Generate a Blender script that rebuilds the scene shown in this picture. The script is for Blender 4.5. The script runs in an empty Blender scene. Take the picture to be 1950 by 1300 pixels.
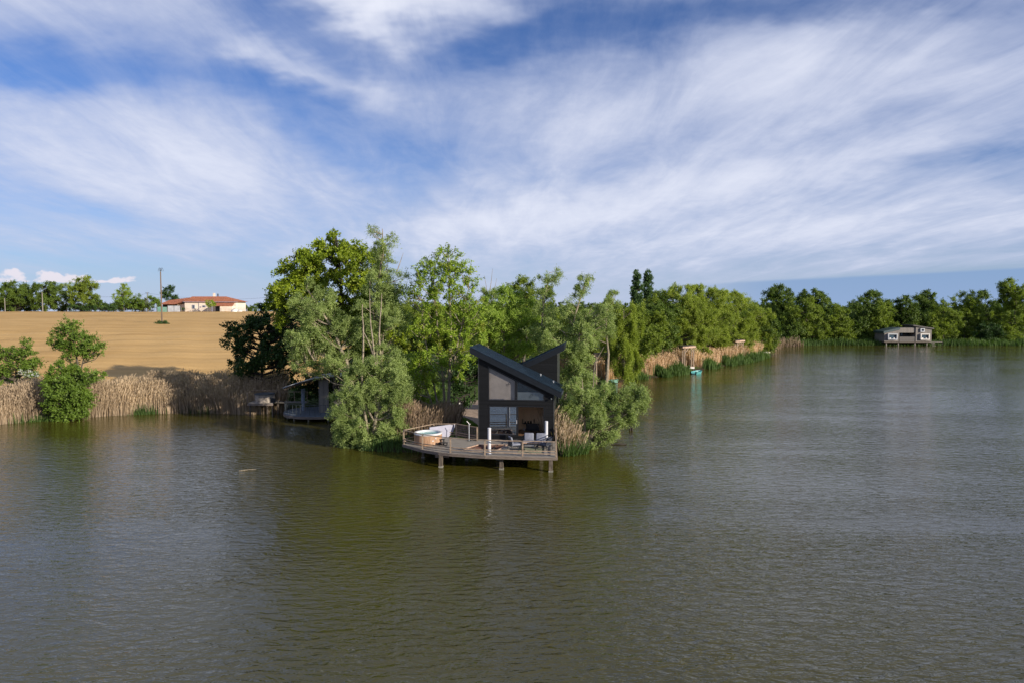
import bpy, math, random
import numpy as np
from mathutils import Vector, Matrix
R = math.radians
SC = bpy.context.scene
COL = SC.collection
random.seed(7)
RNG = np.random.default_rng(11)

# ------------------------------------------------------------------ camera
H = 10.8; F = 1300.0; HZ = 583.0
PITCH = math.atan((650 - HZ) / F)
cd = bpy.data.cameras.new('camera'); cam = bpy.data.objects.new('camera', cd); COL.objects.link(cam)
cd.sensor_width = 36; cd.lens = 36 * F / 1950; cd.clip_start = 0.5; cd.clip_end = 6000
cam.location = (0, 0, H); cam.rotation_euler = (R(90) - PITCH, 0, 0)
SC.camera = cam
CP, SP = math.cos(PITCH), math.sin(PITCH)

# ------------------------------------------------------------------ exposure, sun, sky
SC.view_settings.view_transform = 'Standard'; SC.view_settings.look = 'None'
SC.view_settings.exposure = 0.36; SC.view_settings.gamma = 1
SUN_AZ, SUN_EL = 126.0, 18.5          # azimuth measured clockwise from the viewing direction (+Y)
sd = bpy.data.lights.new('sun', 'SUN'); sun = bpy.data.objects.new('sun', sd); COL.objects.link(sun)
sd.energy = 5.0; sd.angle = R(0.5); sd.color = (1.0, 0.90, 0.74)
sv = Vector((math.sin(R(SUN_AZ)) * math.cos(R(SUN_EL)), math.cos(R(SUN_AZ)) * math.cos(R(SUN_EL)), math.sin(R(SUN_EL))))
sun.rotation_euler = sv.to_track_quat('Z', 'Y').to_euler()
sun.location = (60, 0, 60)

W = bpy.data.worlds.new("World"); SC.world = W; W.use_nodes = True
class NT:
    def __init__(s, tree): s.t = tree; s.n = tree.nodes; s.l = tree.links
    def node(s, typ, **kw):
        n = s.n.new(typ)
        for k, v in kw.items(): setattr(n, k, v)
        return n
    def put(s, sock, v):
        if hasattr(v, 'links') or isinstance(v, bpy.types.NodeSocket): s.l.new(v, sock)
        else: sock.default_value = v
    def m(s, op, a, b=0.0, c=None, clamp=False):
        n = s.node('ShaderNodeMath', operation=op); n.use_clamp = clamp
        s.put(n.inputs[0], a); s.put(n.inputs[1], b)
        if c is not None: s.put(n.inputs[2], c)
        return n.outputs[0]
    def xyz(s, a, b, c):
        n = s.node('ShaderNodeCombineXYZ'); s.put(n.inputs[0], a); s.put(n.inputs[1], b); s.put(n.inputs[2], c); return n.outputs[0]
    def sep(s, v):
        n = s.node('ShaderNodeSeparateXYZ'); s.put(n.inputs[0], v); return n.outputs
    def noise(s, v, scale, detail=4, rough=.5, dist=0.0):
        n = s.node('ShaderNodeTexNoise'); s.put(n.inputs['Vector'], v); n.inputs['Scale'].default_value = scale
        n.inputs['Detail'].default_value = detail; n.inputs['Roughness'].default_value = rough; n.inputs['Distortion'].default_value = dist
        return n.outputs['Fac']
    def ramp(s, f, a, b):   # smooth 0..1 between a and b
        n = s.node('ShaderNodeMapRange', interpolation_type='SMOOTHSTEP'); s.put(n.inputs[0], f)
        n.inputs[1].default_value = a; n.inputs[2].default_value = b; return n.outputs[0]
    def mix(s, f, a, b, mode='MIX'):
        n = s.node('ShaderNodeMix', data_type='RGBA', blend_type=mode); s.put(n.inputs[0], f)
        for so, v in ((n.inputs[6], a), (n.inputs[7], b)):
            if isinstance(v, tuple): so.default_value = v if len(v) == 4 else (*v, 1)
            else: s.l.new(v, so)
        return n.outputs[2]

def build_sky():
    w = NT(W.node_tree); w.n.clear()
    out = w.node('ShaderNodeOutputWorld'); bg = w.node('ShaderNodeBackground'); w.l.new(bg.outputs[0], out.inputs[0])
    sky = w.node('ShaderNodeTexSky', sky_type='NISHITA'); sky.sun_disc = False
    sky.sun_elevation = R(SUN_EL); sky.sun_rotation = R(SUN_AZ); sky.altitude = 200; sky.air_density = 1.0; sky.dust_density = 0.6; sky.ozone_density = 3.0
    S = 0.10
    D = w.node('ShaderNodeTexCoord').outputs['Generated']
    x, y, z = w.sep(D)
    zc = w.m('MAXIMUM', z, 0.0)
    # picture tangents for the broad coverage of the sky
    ya = w.m('MAXIMUM', w.m('ABSOLUTE', y), 0.25)
    a = w.m('DIVIDE', x, ya); b = w.m('DIVIDE', zc, ya)
    wob = w.noise(w.xyz(w.m('MULTIPLY', a, 1.0), w.m('MULTIPLY', b, 2.5), 0.0), 4.0, 4, .6)
    wob2 = w.noise(w.xyz(w.m('MULTIPLY', a, 1.0), w.m('MULTIPLY', b, 2.5), 7.0), 4.0, 4, .6)
    aw = w.m('ADD', a, w.m('MULTIPLY', w.m('SUBTRACT', wob, .5), .30))
    bw = w.m('ADD', b, w.m('MULTIPLY', w.m('SUBTRACT', wob2, .5), .11))
    cov = 0.0
    BL = [ # px, py, rx, ry, amp, tilt(dy/dx in px)
        (150, 140, 330, 36, -.26, .05), (520, 60, 120, 60, -.16, .3), (1030, 75, 260, 45, -.26, -.1), (1560, 20, 330, 26, -.16, -.03),
        (620, 240, 120, 60, -.14, .6), (780, 330, 130, 70, -.18, -.2), (1900, 300, 150, 26, -.22, -.12), (160, 20, 260, 36, .10, .0),
        (700, 40, 95, 42, .52, .15), (590, 125, 130, 30, .34, .42), (840, 20, 160, 22, .20, .2), (1350, 210, 480, 110, .17, -.15), (1250, 360, 430, 40, .22, -.18),
        (300, 240, 330, 70, .13, .18), (350, 350, 380, 50, .16, .1), (1800, 420, 330, 40, .20, -.12), (1650, 330, 300, 30, .16, -.14),
        (1720, 548, 420, 24, -.60, -.05), (300, 540, 420, 45, -.30, .0), (1050, 460, 560, 60, .15, -.05), (1750, 150, 250, 60, .10, -.1)]
    for px, py, rx, ry, am, tl in BL:
        a0 = (px - 975) / F; b0 = (HZ - py) / F
        da = w.m('SUBTRACT', aw, a0); db = w.m('SUBTRACT', bw, b0)
        if py > 500: db = w.m('SUBTRACT', b, b0)
        db = w.m('ADD', db, w.m('MULTIPLY', da, tl))
        q = w.m('ADD', w.m('POWER', w.m('ABSOLUTE', w.m('MULTIPLY', da, F / rx)), 2.0), w.m('POWER', w.m('ABSOLUTE', w.m('MULTIPLY', db, F / ry)), 2.0))
        g = w.m('EXPONENT', w.m('MULTIPLY', q, -0.7))
        cov = w.m('ADD', cov, w.m('MULTIPLY', g, am))
    # streaks lie along the viewing direction on a high flat cloud sheet
    zz = w.m('ADD', zc, 0.10)
    P = w.xyz(w.m('DIVIDE', w.m('ADD', x, w.m('MULTIPLY', y, .05)), zz), w.m('MULTIPLY', w.m('DIVIDE', y, zz), .30), 0.0)
    n1 = w.noise(P, 1.1, 3, .5, .6)
    n2 = w.noise(P, 3.6, 9, .62, .5)
    P2 = w.xyz(w.m('MULTIPLY', w.m('DIVIDE', x, zz), 1.0), w.m('MULTIPLY', w.m('DIVIDE', y, zz), .8), 3.0)
    n3 = w.noise(P2, 9.0, 8, .65, .3)
    dens = w.m('ADD', w.m('ADD', w.m('MULTIPLY', n1, .50), w.m('MULTIPLY', n2, .46)), w.m('MULTIPLY', n3, .12))
    dens = w.m('ADD', dens, cov)
    al = w.ramp(dens, .22, .84)
    al = w.m('MULTIPLY', al, .93)
    thick = w.ramp(dens, .52, 1.25)
    ccol = w.mix(thick, (.43, .475, .62), (.78, .79, .85))
    hz = w.m('EXPONENT', w.m('MULTIPLY', w.m('MAXIMUM', b, 0.0), -11.0))
    # small heaped clouds low on the left
    cu = w.noise(w.xyz(a, w.m('MULTIPLY', b, 1.7), 4.0), 26.0, 6, .55, .2)
    base = w.ramp(b, .030, .036)
    top = w.m('SUBTRACT', .066, w.m('MULTIPLY', w.ramp(a, -.75, -.42), .026))
    cumask = w.m('MULTIPLY', base, w.m('SUBTRACT', 1.0, w.ramp(w.m('SUBTRACT', b, top), -.022, .004)))
    cum = w.ramp(w.m('ADD', cu, w.m('MULTIPLY', cumask, .42)), .80, .92)
    cum = w.m('MULTIPLY', cum, w.m('SUBTRACT', 1.0, w.ramp(a, -.50, -.36)))
    skc = w.mix(1.0, sky.outputs[0], (.40, .58, .92, 1), 'MULTIPLY')
    hzc = (.42 / S, .49 / S, .66 / S)
    c = w.mix(w.m('MULTIPLY', hz, .85), skc, hzc)
    cs = w.mix(1.0, ccol, (1 / S, 1 / S, 1 / S, 1), 'MULTIPLY')
    c = w.mix(al, c, cs)
    c = w.mix(w.m('MULTIPLY', cum, .65), c, (.78 / S, .68 / S, .70 / S))
    edge = w.m('ADD', .0335, w.m('MULTIPLY', w.m('SUBTRACT', a, .327), .050))
    edge = w.m('ADD', edge, w.m('MULTIPLY', w.m('SUBTRACT', wob, .5), .006))
    st = w.m('SUBTRACT', 1.0, w.ramp(w.m('SUBTRACT', b, edge), -.002, .0035))
    st = w.m('MULTIPLY', w.m('MULTIPLY', st, w.ramp(a, .20, .42)), .72)
    c = w.mix(st, c, (.175 / S, .285 / S, .49 / S))
    w.l.new(c, bg.inputs[0]); bg.inputs[1].default_value = S
build_sky()
SC.cycles.max_bounces = 8; SC.cycles.transparent_max_bounces = 12; SC.cycles.caustics_reflective = False; SC.cycles.caustics_refractive = False
SC.cycles.use_denoising = True

# ------------------------------------------------------------------ pixel helpers (only used to measure positions)
def ray(px, py):
    a = (px - 975) / F; b = (650 - py) / F
    return Vector((a, CP + SP * b, -SP + CP * b))
def pix(px, py, Y):
    d = ray(px, py); return Vector((0, 0, H)) + d * (Y / d.y)
def gnd(px, py, z=0.0):
    d = ray(px, py); return Vector((0, 0, H)) + d * ((z - H) / d.z)

# ------------------------------------------------------------------ object helpers
def tag(o, label=None, cat=None, group=None, kind=None):
    if label: o['label'] = label
    if cat: o['category'] = cat
    if group: o['group'] = group
    if kind: o['kind'] = kind
    return o
def empty(name, loc=(0, 0, 0), rz=0.0, label=None, cat=None, group=None, kind=None):
    o = bpy.data.objects.new(name, None); COL.objects.link(o); o.location = loc; o.rotation_euler = (0, 0, rz)
    o.empty_display_size = .3
    return tag(o, label, cat, group, kind)
class MB:
    """collects shapes; build() links them as one mesh object"""
    def __init__(s): s.v = []; s.f = []
    def add(s, vs, fs):
        k = len(s.v); s.v += [tuple(v) for v in vs]; s.f += [tuple(i + k for i in f) for f in fs]; return s
    def box(s, c, d, rz=0.0, rx=0.0, ry=0.0):
        m = Matrix.Translation(Vector(c)) @ Matrix.Rotation(rz, 4, 'Z') @ Matrix.Rotation(ry, 4, 'Y') @ Matrix.Rotation(rx, 4, 'X')
        vs = [m @ Vector((sx * d[0] / 2, sy * d[1] / 2, sz * d[2] / 2)) for sz in (-1, 1) for sy in (-1, 1) for sx in (-1, 1)]
        return s.add(vs, [(0, 2, 3, 1), (4, 5, 7, 6), (0, 1, 5, 4), (2, 6, 7, 3), (0, 4, 6, 2), (1, 3, 7, 5)])
    def rbox(s, c, d, r=.03, n=3, rz=0.0, rx=0.0, ry=0.0):   # a box with rounded vertical and horizontal edges (superellipsoid-like loft)
        m = Matrix.Translation(Vector(c)) @ Matrix.Rotation(rz, 4, 'Z') @ Matrix.Rotation(ry, 4, 'Y') @ Matrix.Rotation(rx, 4, 'X')
        def ring(k, z):
            hx, hy = d[0] / 2 - r + k, d[1] / 2 - r + k; pts = []
            for q, (sx, sy) in enumerate(((1, 1), (-1, 1), (-1, -1), (1, -1))):
                for j in range(n + 1):
                    a = (q + j / n) * math.pi / 2
                    pts.append((sx * (hx - k) + k * math.cos(a), sy * (hy - k) + k * math.sin(a), z))
            return pts
        rings = []
        for j in range(n + 1):
            a = j / n * math.pi / 2; rings.append(ring(max(r * math.sin(a), 1e-4), -d[2] / 2 + r - r * math.cos(a)))
        for j in range(n + 1):
            a = (1 - j / n) * math.pi / 2; rings.append(ring(max(r * math.sin(a), 1e-4), d[2] / 2 - r + r * math.cos(a)))
        k = len(rings[0]); vs = [m @ Vector(p) for rg in rings for p in rg]; fs = []
        for i in range(len(rings) - 1):
            for j in range(k): fs.append((i * k + j, i * k + (j + 1) % k, (i + 1) * k + (j + 1) % k, (i + 1) * k + j))
        fs.append(tuple(reversed(range(k)))); fs.append(tuple((len(rings) - 1) * k + j for j in range(k)))
        return s.add(vs, fs)
    def bar(s, p, q, w, h=None):
        p, q = Vector(p), Vector(q); h = h or w; d = (q - p).normalized()
        up = Vector((0, 0, 1)) if abs(d.z) < .95 else Vector((0, 1, 0))
        sx = d.cross(up).normalized() * (w / 2); sy = sx.cross(d).normalized() * (h / 2)
        vs = [e + a * sx + b * sy for e in (p, q) for a, b in ((-1, -1), (1, -1), (1, 1), (-1, 1))]
        return s.add(vs, [(3, 2, 1, 0), (4, 5, 6, 7), (0, 1, 5, 4), (1, 2, 6, 5), (2, 3, 7, 6), (3, 0, 4, 7)])
    def tube(s, pts, rad, n=8, cap=True):
        pts = [Vector(p) for p in pts]; rad = rad if hasattr(rad, '__len__') else [rad] * len(pts); vs = []; fs = []
        for i, p in enumerate(pts):
            d = (pts[min(i + 1, len(pts) - 1)] - pts[max(i - 1, 0)]).normalized()
            up = Vector((1, 0, 0)) if abs(d.x) < .8 else Vector((0, 1, 0))
            a = d.cross(up).normalized(); b = d.cross(a)
            for k in range(n):
                t = 2 * math.pi * k / n; vs.append(p + (a * math.cos(t) + b * math.sin(t)) * rad[i])
        for i in range(len(pts) - 1):
            for k in range(n): fs.append((i * n + k, i * n + (k + 1) % n, (i + 1) * n + (k + 1) % n, (i + 1) * n + k))
        if cap: fs.append(tuple(reversed(range(n)))); fs.append(tuple((len(pts) - 1) * n + k for k in range(n)))
        return s.add(vs, fs)
    def lathe(s, c, prof, n=32):
        vs = []; fs = []
        for r, z in prof:
            for k in range(n):
                t = 2 * math.pi * k / n; vs.append((c[0] + r * math.cos(t), c[1] + r * math.sin(t), c[2] + z))
        for i in range(len(prof) - 1):
            for k in range(n): fs.append((i * n + k, i * n + (k + 1) % n, (i + 1) * n + (k + 1) % n, (i + 1) * n + k))
        return s.add(vs, fs)
    def prism(s, poly, z0, z1, axis='Z'):   # poly in the plane across the axis
        n = len(poly)
        mk = (lambda a, b, t: (a, b, t)) if axis == 'Z' else ((lambda a, b, t: (a, t, b)) if axis == 'Y' else (lambda a, b, t: (t, a, b)))
        vs = [mk(a, b, z0) for a, b in poly] + [mk(a, b, z1) for a, b in poly]
        return s.add(vs, [tuple(reversed(range(n))), tuple(range(n, 2 * n))] + [(i, (i + 1) % n, n + (i + 1) % n, n + i) for i in range(n)])
    def build(s, name, mat, parent=None, world=False, smooth=False):
        me = bpy.data.meshes.new(name); vs = s.v
        if parent is not None and world:
            inv = (Matrix.Translation(parent.location) @ Matrix.Rotation(parent.rotation_euler.z, 4, 'Z')).inverted()
            vs = [tuple(inv @ Vector(v)) for v in vs]
        me.from_pydata(vs, [], s.f); me.materials.append(mat)
        import bmesh
        bm = bmesh.new(); bm.from_mesh(me); bmesh.ops.recalc_face_normals(bm, faces=bm.faces); bm.to_mesh(me); bm.free()
        if smooth:
            me.polygons.foreach_set('use_smooth', [True] * len(me.polygons))
            try: me.set_sharp_from_angle(angle=R(40))
            except Exception: pass
        o = bpy.data.objects.new(name, me); COL.objects.link(o)
        if parent is not None: o.parent = parent
        return o

def add_bevel(o, w=.01, n=2):
    m = o.modifiers.new('bevel', 'BEVEL'); m.width = w; m.segments = n; m.limit_method = 'ANGLE'; return o

# ------------------------------------------------------------------ materials
def mat(name, col, rough=.6, metal=0.0, var=.12, vs=6.0, bump=0.0, bs=40.0, spec=.5, stretch=(1, 1, 1), col2=None):
    m = bpy.data.materials.new(name); m.use_nodes = True; t = NT(m.node_tree); p = t.n['Principled BSDF']
    tc = t.node('ShaderNodeTexCoord').outputs['Object']
    mp = t.node('ShaderNodeMapping'); t.l.new(tc, mp.inputs[0]); mp.inputs['Scale'].default_value = stretch
    n = t.noise(mp.outputs[0], vs, 6, .6)
    c2 = col2 or tuple(max(0, c * (1 - 2.2 * var)) for c in col); c1 = col if col2 else tuple(min(1, c * (1 + var)) for c in col)
    t.l.new(t.mix(t.ramp(n, .3, .7), c2, c1), p.inputs['Base Color'])
    p.inputs['Roughness'].default_value = rough; p.inputs['Metallic'].default_value = metal; p.inputs['Specular IOR Level'].default_value = spec
    if bump:
        b = t.node('ShaderNodeBump'); b.inputs['Strength'].default_value = bump; b.inputs['Distance'].default_value = .02
        t.l.new(t.noise(mp.outputs[0], bs, 4, .6), b.inputs['Height']); t.l.new(b.outputs[0], p.inputs['Normal'])
    return m
def board_mat(name, col, pitch, axis=2, rough=.55, dark=.45, var=.15, spec=.5, groove=.12):
    """boards of a given pitch along one axis: grooves, board-to-board tone and grain"""
    m = bpy.data.materials.new(name); m.use_nodes = True; t = NT(m.node_tree); p = t.n['Principled BSDF']
    tc = t.node('ShaderNodeTexCoord').outputs['Object']; s = t.sep(tc)
    q = t.m('DIVIDE', s[axis], pitch); fl = t.m('FLOOR', q); fr = t.m('FRACT', q)
    wn = t.node('ShaderNodeTexWhiteNoise', noise_dimensions='1D'); t.l.new(fl, wn.inputs['W'])
    st = [1.2, 1.2, 1.2]; st[axis] = 22
    mp = t.node('ShaderNodeMapping'); t.l.new(tc, mp.inputs[0]); mp.inputs['Scale'].default_value = st
    g = t.noise(mp.outputs[0], 2.0, 6, .6)
    f = t.m('ADD', t.m('MULTIPLY', wn.outputs[0], .55), t.m('MULTIPLY', t.ramp(g, .3, .7), .45))
    c = t.mix(f, tuple(x * (1 - 1.6 * var) for x in col), tuple(min(1, x * (1 + 1.6 * var)) for x in col))
    gr = t.m('MAXIMUM', t.m('LESS_THAN', fr, groove / 2), t.m('GREATER_THAN', fr, 1 - groove / 2))
    c = t.mix(t.m('MULTIPLY', gr, 1 - dark), c, tuple(x * .25 for x in col))
    t.l.new(c, p.inputs['Base Color']); p.inputs['Roughness'].default_value = rough; p.inputs['Specular IOR Level'].default_value = spec
    b = t.node('ShaderNodeBump'); b.inputs['Strength'].default_value = .5; b.inputs['Distance'].default_value = .015
    t.l.new(t.m('SUBTRACT', t.m('MULTIPLY', g, .3), gr), b.inputs['Height']); t.l.new(b.outputs[0], p.inputs['Normal'])
    return m
def leaf_mat(name, dark, light, trans=.35, hue=None, rough=.55):
    m = bpy.data.materials.new(name); m.use_nodes = True; t = NT(m.node_tree); t.n.clear()
    out = t.node('ShaderNodeOutputMaterial'); p = t.node('ShaderNodeBsdfPrincipled')
    at = t.node('ShaderNodeAttribute', attribute_name='tint').outputs['Fac']
    tc = t.node('ShaderNodeTexCoord').outputs['Object']
    big = t.noise(tc, .45, 3, .5)
    f = t.m('ADD', t.m('MULTIPLY', at, .75), t.m('MULTIPLY', t.ramp(big, .3, .7), .25))
    c = t.mix(f, dark, light)
    if hue: c = t.mix(t.m('MULTIPLY', t.ramp(t.noise(tc, .8, 2, .5), .52, .68), .55), c, hue)
    t.l.new(c, p.inputs['Base Color']); p.inputs['Roughness'].default_value = rough; p.inputs['Specular IOR Level'].default_value = .35
    tr = t.node('ShaderNodeBsdfTranslucent'); t.l.new(t.mix(1.0, c, (1.15, 1.25, .55, 1), 'MULTIPLY'), tr.inputs[0])
    mx = t.node('ShaderNodeMixShader'); mx.inputs[0].default_value = trans
    t.l.new(p.outputs[0], mx.inputs[1]); t.l.new(tr.outputs[0], mx.inputs[2]); t.l.new(mx.outputs[0], out.inputs[0])
    return m
def glass_mat(name, tint=(.75, .85, .9), refl=.0, rough=.02, k=1.6):
    m = bpy.data.materials.new(name); m.use_nodes = True; t = NT(m.node_tree); t.n.clear()
    out = t.node('ShaderNodeOutputMaterial'); g = t.node('ShaderNodeBsdfGlossy'); g.inputs['Roughness'].default_value = rough; g.inputs[0].default_value = (.9, .95, 1, 1)
    tr = t.node('ShaderNodeBsdfTransparent'); tr.inputs[0].default_value = (*tint, 1)
    fr = t.node('ShaderNodeFresnel'); fr.inputs[0].default_value = 1.5
    f = t.m('ADD', t.m('MULTIPLY', fr.outputs[0], k), refl, clamp=True)
    mx = t.node('ShaderNodeMixShader'); t.l.new(f, mx.inputs[0]); t.l.new(tr.outputs[0], mx.inputs[1]); t.l.new(g.outputs[0], mx.inputs[2]); t.l.new(mx.outputs[0], out.inputs[0])
    return m
M = {}
M['black_clad'] = board_mat('black_clad', (.0065, .007, .0085), .14, 2, .55, .5, .3, .22)
M['clad_side_lit'] = board_mat('clad_side_lit', (.028, .029, .030), .14, 2, .45, .6, .25, .5)  # same black cladding, the sunlit grey of the side wall put into its colour
M['black_metal'] = mat('black_metal', (.010, .013, .018), .42, .3, .1, 3)
M['roof_metal'] = mat('roof_metal', (.016, .032, .052), .40, .35, .18, 2.0)
M['frame'] = mat('frame', (.012, .012, .014), .35)
M['deck'] = mat('deck', (.34, .305, .27), .75, 0, .25, 2, .4, 30, stretch=(.5, 7, 7), col2=(.15, .135, .115))
M['deck_edge'] = mat('deck_edge', (.24, .19, .16), .8, 0, .25, 4, .4, 30, col2=(.11, .088, .075), stretch=(.6, .6, 6))
M['rail_wood'] = mat('rail_wood', (.38, .28, .20), .75, 0, .25, 5, .3, 30, col2=(.20, .15, .11))
M['pile_wood'] = mat('pile_wood', (.12, .095, .075), .85, 0, .3, 5, .5, 20, stretch=(3, 3, .6))
M['concrete'] = mat('concrete', (.26, .245, .21), .9, 0, .2, 8, .3)
M['white_steel'] = mat('white_steel', (.58, .58, .62), .35, 0, .06, 2.0, stretch=(1, 1, .4))
M['wood_int'] = board_mat('wood_int', (.74, .48, .26), .11, 0, .5, .4, .12)
M['wood_floor'] = board_mat('wood_floor', (.20, .11, .06), .14, 0, .4, .4, .15)
M['blind'] = mat('blind', (.50, .46, .44), .9, 0, .06, 2, .1, 8)
M['black_fab'] = mat('black_fab', (.018, .018, .022), .85)
M['dark_blue'] = mat('dark_blue', (.05, .10, .13), .8)
M['dark_int'] = mat('dark_int', (.05, .05, .055), .8)
M['cushion'] = mat('cushion', (.20, .21, .26), .9, 0, .08, 6, .3, 40)
M['cushion_dark'] = mat('cushion_dark', (.045, .055, .085), .9, 0, .1, 6, .3, 40)
M['tub_wood'] = board_mat('tub_wood', (.55, .33, .19), .085, 0, .6, .45, .12)
M['tub_white'] = mat('tub_white', (.62, .62, .64), .3, 0, .04)
M['tub_water'] = mat('tub_water', (.16, .42, .42), .06, 0, .1, 3, .4, 12)
M['cover_white'] = mat('cover_white', (.33, .33, .42), .55, 0, .05, 2, .2, 8)
M['net'] = mat('net', (.16, .075, .055), .9, 0, .2)
M['net_frame'] = mat('net_frame', (.50, .34, .25), .8, 0, .2)
M['bark_pale'] = mat('bark_pale', (.36, .30, .22), .9, 0, .3, 6, .6, 14, stretch=(2, 2, .7), col2=(.14, .115, .085))
M['bark'] = mat('bark', (.12, .10, .075), .95, 0, .3, 6, .6, 14, stretch=(2, 2, .7))
M['bark_dark'] = mat('bark_dark', (.045, .038, .030), .95, 0, .3, 6, .6, 14)
M['grey_wood'] = board_mat('grey_wood', (.20, .18, .165), .13, 0, .8, .5, .18)
M['grey_wood_h'] = board_mat('grey_wood_h', (.11, .10, .095), .13, 2, .8, .5, .18)
M['grey_wood_y'] = board_mat('grey_wood_y', (.27, .245, .22), .13, 1, .8, .5, .18)
M['blue_grey'] = mat('blue_grey', (.19, .23, .30), .7, 0, .2, 6)
M['plank_pale'] = mat('plank_pale', (.52, .36, .27), .8, 0, .15, 3)
M['teal'] = mat('teal', (.10, .36, .36), .5, 0, .1, 3)
M['white_paint'] = mat('white_paint', (.74, .70, .66), .7, 0, .06, .6)
M['render_wall'] = mat('render_wall', (.76, .66, .56), .9, 0, .08, .5)
M['shutter'] = mat('shutter', (.28, .28, .36), .7)
M['dark_open'] = mat('dark_open', (.03, .03, .035), .9)
M['sheet_grey'] = mat('sheet_grey', (.46, .48, .52), .6, 0, .1, .7)
M['sheet_green'] = mat('sheet_green', (.17, .33, .27), .6, 0, .1, .7)
M['glass'] = glass_mat('glass', (.95, .94, .93), .0, .02, .6)
M['glass_blue'] = glass_mat('glass_blue', (.85, .90, .92), .02, .02, .8)
M['far_glass'] = mat('far_glass', (.05, .08, .11), .08, 0, .1)
M['post_dark'] = mat('post_dark', (.03, .022, .018), .8)
M['pole_wood'] = mat('pole_wood', (.16, .115, .085), .9)
M['pole_conc'] = mat('pole_conc', (.24, .22, .19), .9)
M['iron'] = mat('iron', (.04, .05, .06), .6)

def tile_mat():
    m = mat('roof_tiles', (.46, .155, .07), .85, 0, .2, 1.5); t = NT(m.node_tree); p = t.n['Principled BSDF']
    tc = t.node('ShaderNodeTexCoord').outputs['Object']; s = t.sep(tc)
    wv = t.m('SINE', t.m('MULTIPLY', s[0], 2 * math.pi / .5)); b = t.node('ShaderNodeBump'); b.inputs['Distance'].default_value = .06
    t.l.new(wv, b.inputs['Height']); t.l.new(b.outputs[0], p.inputs['Normal']); return m
M['tiles'] = tile_mat()
LM = {
 'fresh': leaf_mat('leaf_fresh', (0.18, 0.27, 0.04), (0.46, 0.59, 0.11), 0.45),
 'willow': leaf_mat('leaf_willow', (.145, .205, .062), (.44, .53, .19), 0.42),
 'lake': leaf_mat('leaf_lake', (0.13, 0.185, 0.022), (0.42, 0.49, 0.085), 0.45),
 'oak': leaf_mat('leaf_oak', (0.095, 0.16, 0.01), (0.38, 0.46, 0.035), .38, hue=(.20, .165, .02)),
 'ash': leaf_mat('leaf_ash', (0.12, 0.21, 0.02), (0.4, 0.52, 0.06), .42, hue=(.24, .20, .03)),
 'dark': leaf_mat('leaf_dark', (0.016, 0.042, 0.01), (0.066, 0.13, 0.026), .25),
 'round': leaf_mat('leaf_round', (0.09, 0.145, 0.018), (0.31, 0.38, 0.055), 0.4),
 'weeping': leaf_mat('leaf_weeping', (0.13, 0.19, 0.02), (0.38, 0.45, 0.06), .4),
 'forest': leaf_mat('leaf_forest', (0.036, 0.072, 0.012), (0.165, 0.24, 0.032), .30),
 'poplar': leaf_mat('leaf_poplar', (0.034, 0.078, 0.025), (0.116, 0.194, 0.062), .30),
 'bank': leaf_mat('leaf_bank', (0.06, 0.115, 0.014), (0.21, 0.31, 0.045), .35),
 'blossom': leaf_mat('leaf_blossom', (.35, .38, .33), (.62, .64, .60), .3),
}

# ------------------------------------------------------------------ land
SHORE_PX = [(-900, 880), (-300, 835), (0, 807), (60, 800), (130, 796), (200, 791), (300, 786), (400, 785), (470, 788), (540, 783), (600, 786), (640, 795),
            (640, 828), (665, 848), (710, 858), (770, 860), (850, 862), (960, 863), (1060, 864), (1105, 859), (1145, 846), (1160, 826), (1172, 790), (1170, 756),
            (1166, 732), (1200, 721), (1250, 718), (1300, 711), (1345, 702), (1420, 690), (1455, 681), (1474, 668), (1490, 659), (1560, 657), (1700, 657.5), (1950, 658), (2600, 664)]
SHORE = [gnd(a, b).xy for a, b in SHORE_PX]
POLY = np.array([(p.x, p.y) for p in SHORE] + [(900, 160), (1600, 400), (1600, 3000), (-1600, 3000), (-1600, 20), (-200, 45)])
def inside(x, y, poly=POLY):
    c = np.zeros(x.shape, bool); n = len(poly); j = n - 1
    for i in range(n):
        xi, yi = poly[i]; xj, yj = poly[j]
        if yi != yj:
            c ^= ((yi > y) != (yj > y)) & (x < (xj - xi) * (y - yi) / (yj - yi) + xi)
        j = i
    return c
def sdf(x, y):
    d = np.full(x.shape, 1e9); n = len(POLY)
    for i in range(n):
        ax, ay = POLY[i]; bx, by = POLY[(i + 1) % n]; ex, ey = bx - ax, by - ay
        t = np.clip(((x - ax) * ex + (y - ay) * ey) / (ex * ex + ey * ey), 0, 1)
        d = np.minimum(d, np.hypot(x - ax - t * ex, y - ay - t * ey))
    return np.where(inside(x, y), d, -d)
def sm(a, b, x):
    t = np.clip((x - a) / (b - a), 0, 1); return t * t * (3 - 2 * t)
def hgt(x, y):
    x = np.asarray(x, float); y = np.asarray(y, float)
    s = sdf(x, y)
    z = np.where(s < 0, np.maximum(-1.6, s * .45), .62 * (1 - np.exp(-np.maximum(s, 0) / 1.3)))
    u = x / np.maximum(y, 1)
    mask = 1 - sm(-.34, -.14, u)
    hill = 8.25 * (1 - np.exp(-np.maximum(0, y - 71) / 58)) * mask
    hill = hill - np.maximum(0, y - 262) * .012 * mask
    far = 6.0 * sm(260, 900, y) * (1 - mask)
    w = .06 * np.sin(x * .7 + y * .3) + .05 * np.sin(x * .31 - y * .53) + .10 * np.sin(x * .06 + 1) * np.sin(y * .05)
    return z + hill * (s > 0) + far + w * np.clip(s, 0, 1)
def hz1(x, y): return float(hgt(np.array([x]), np.array([y]))[0])
def on(px, Y, dz=0.0):
    x = (px - 975) / F * Y / (CP + 0 * SP); return Vector((x, Y, hz1(x, Y) + dz))
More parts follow.
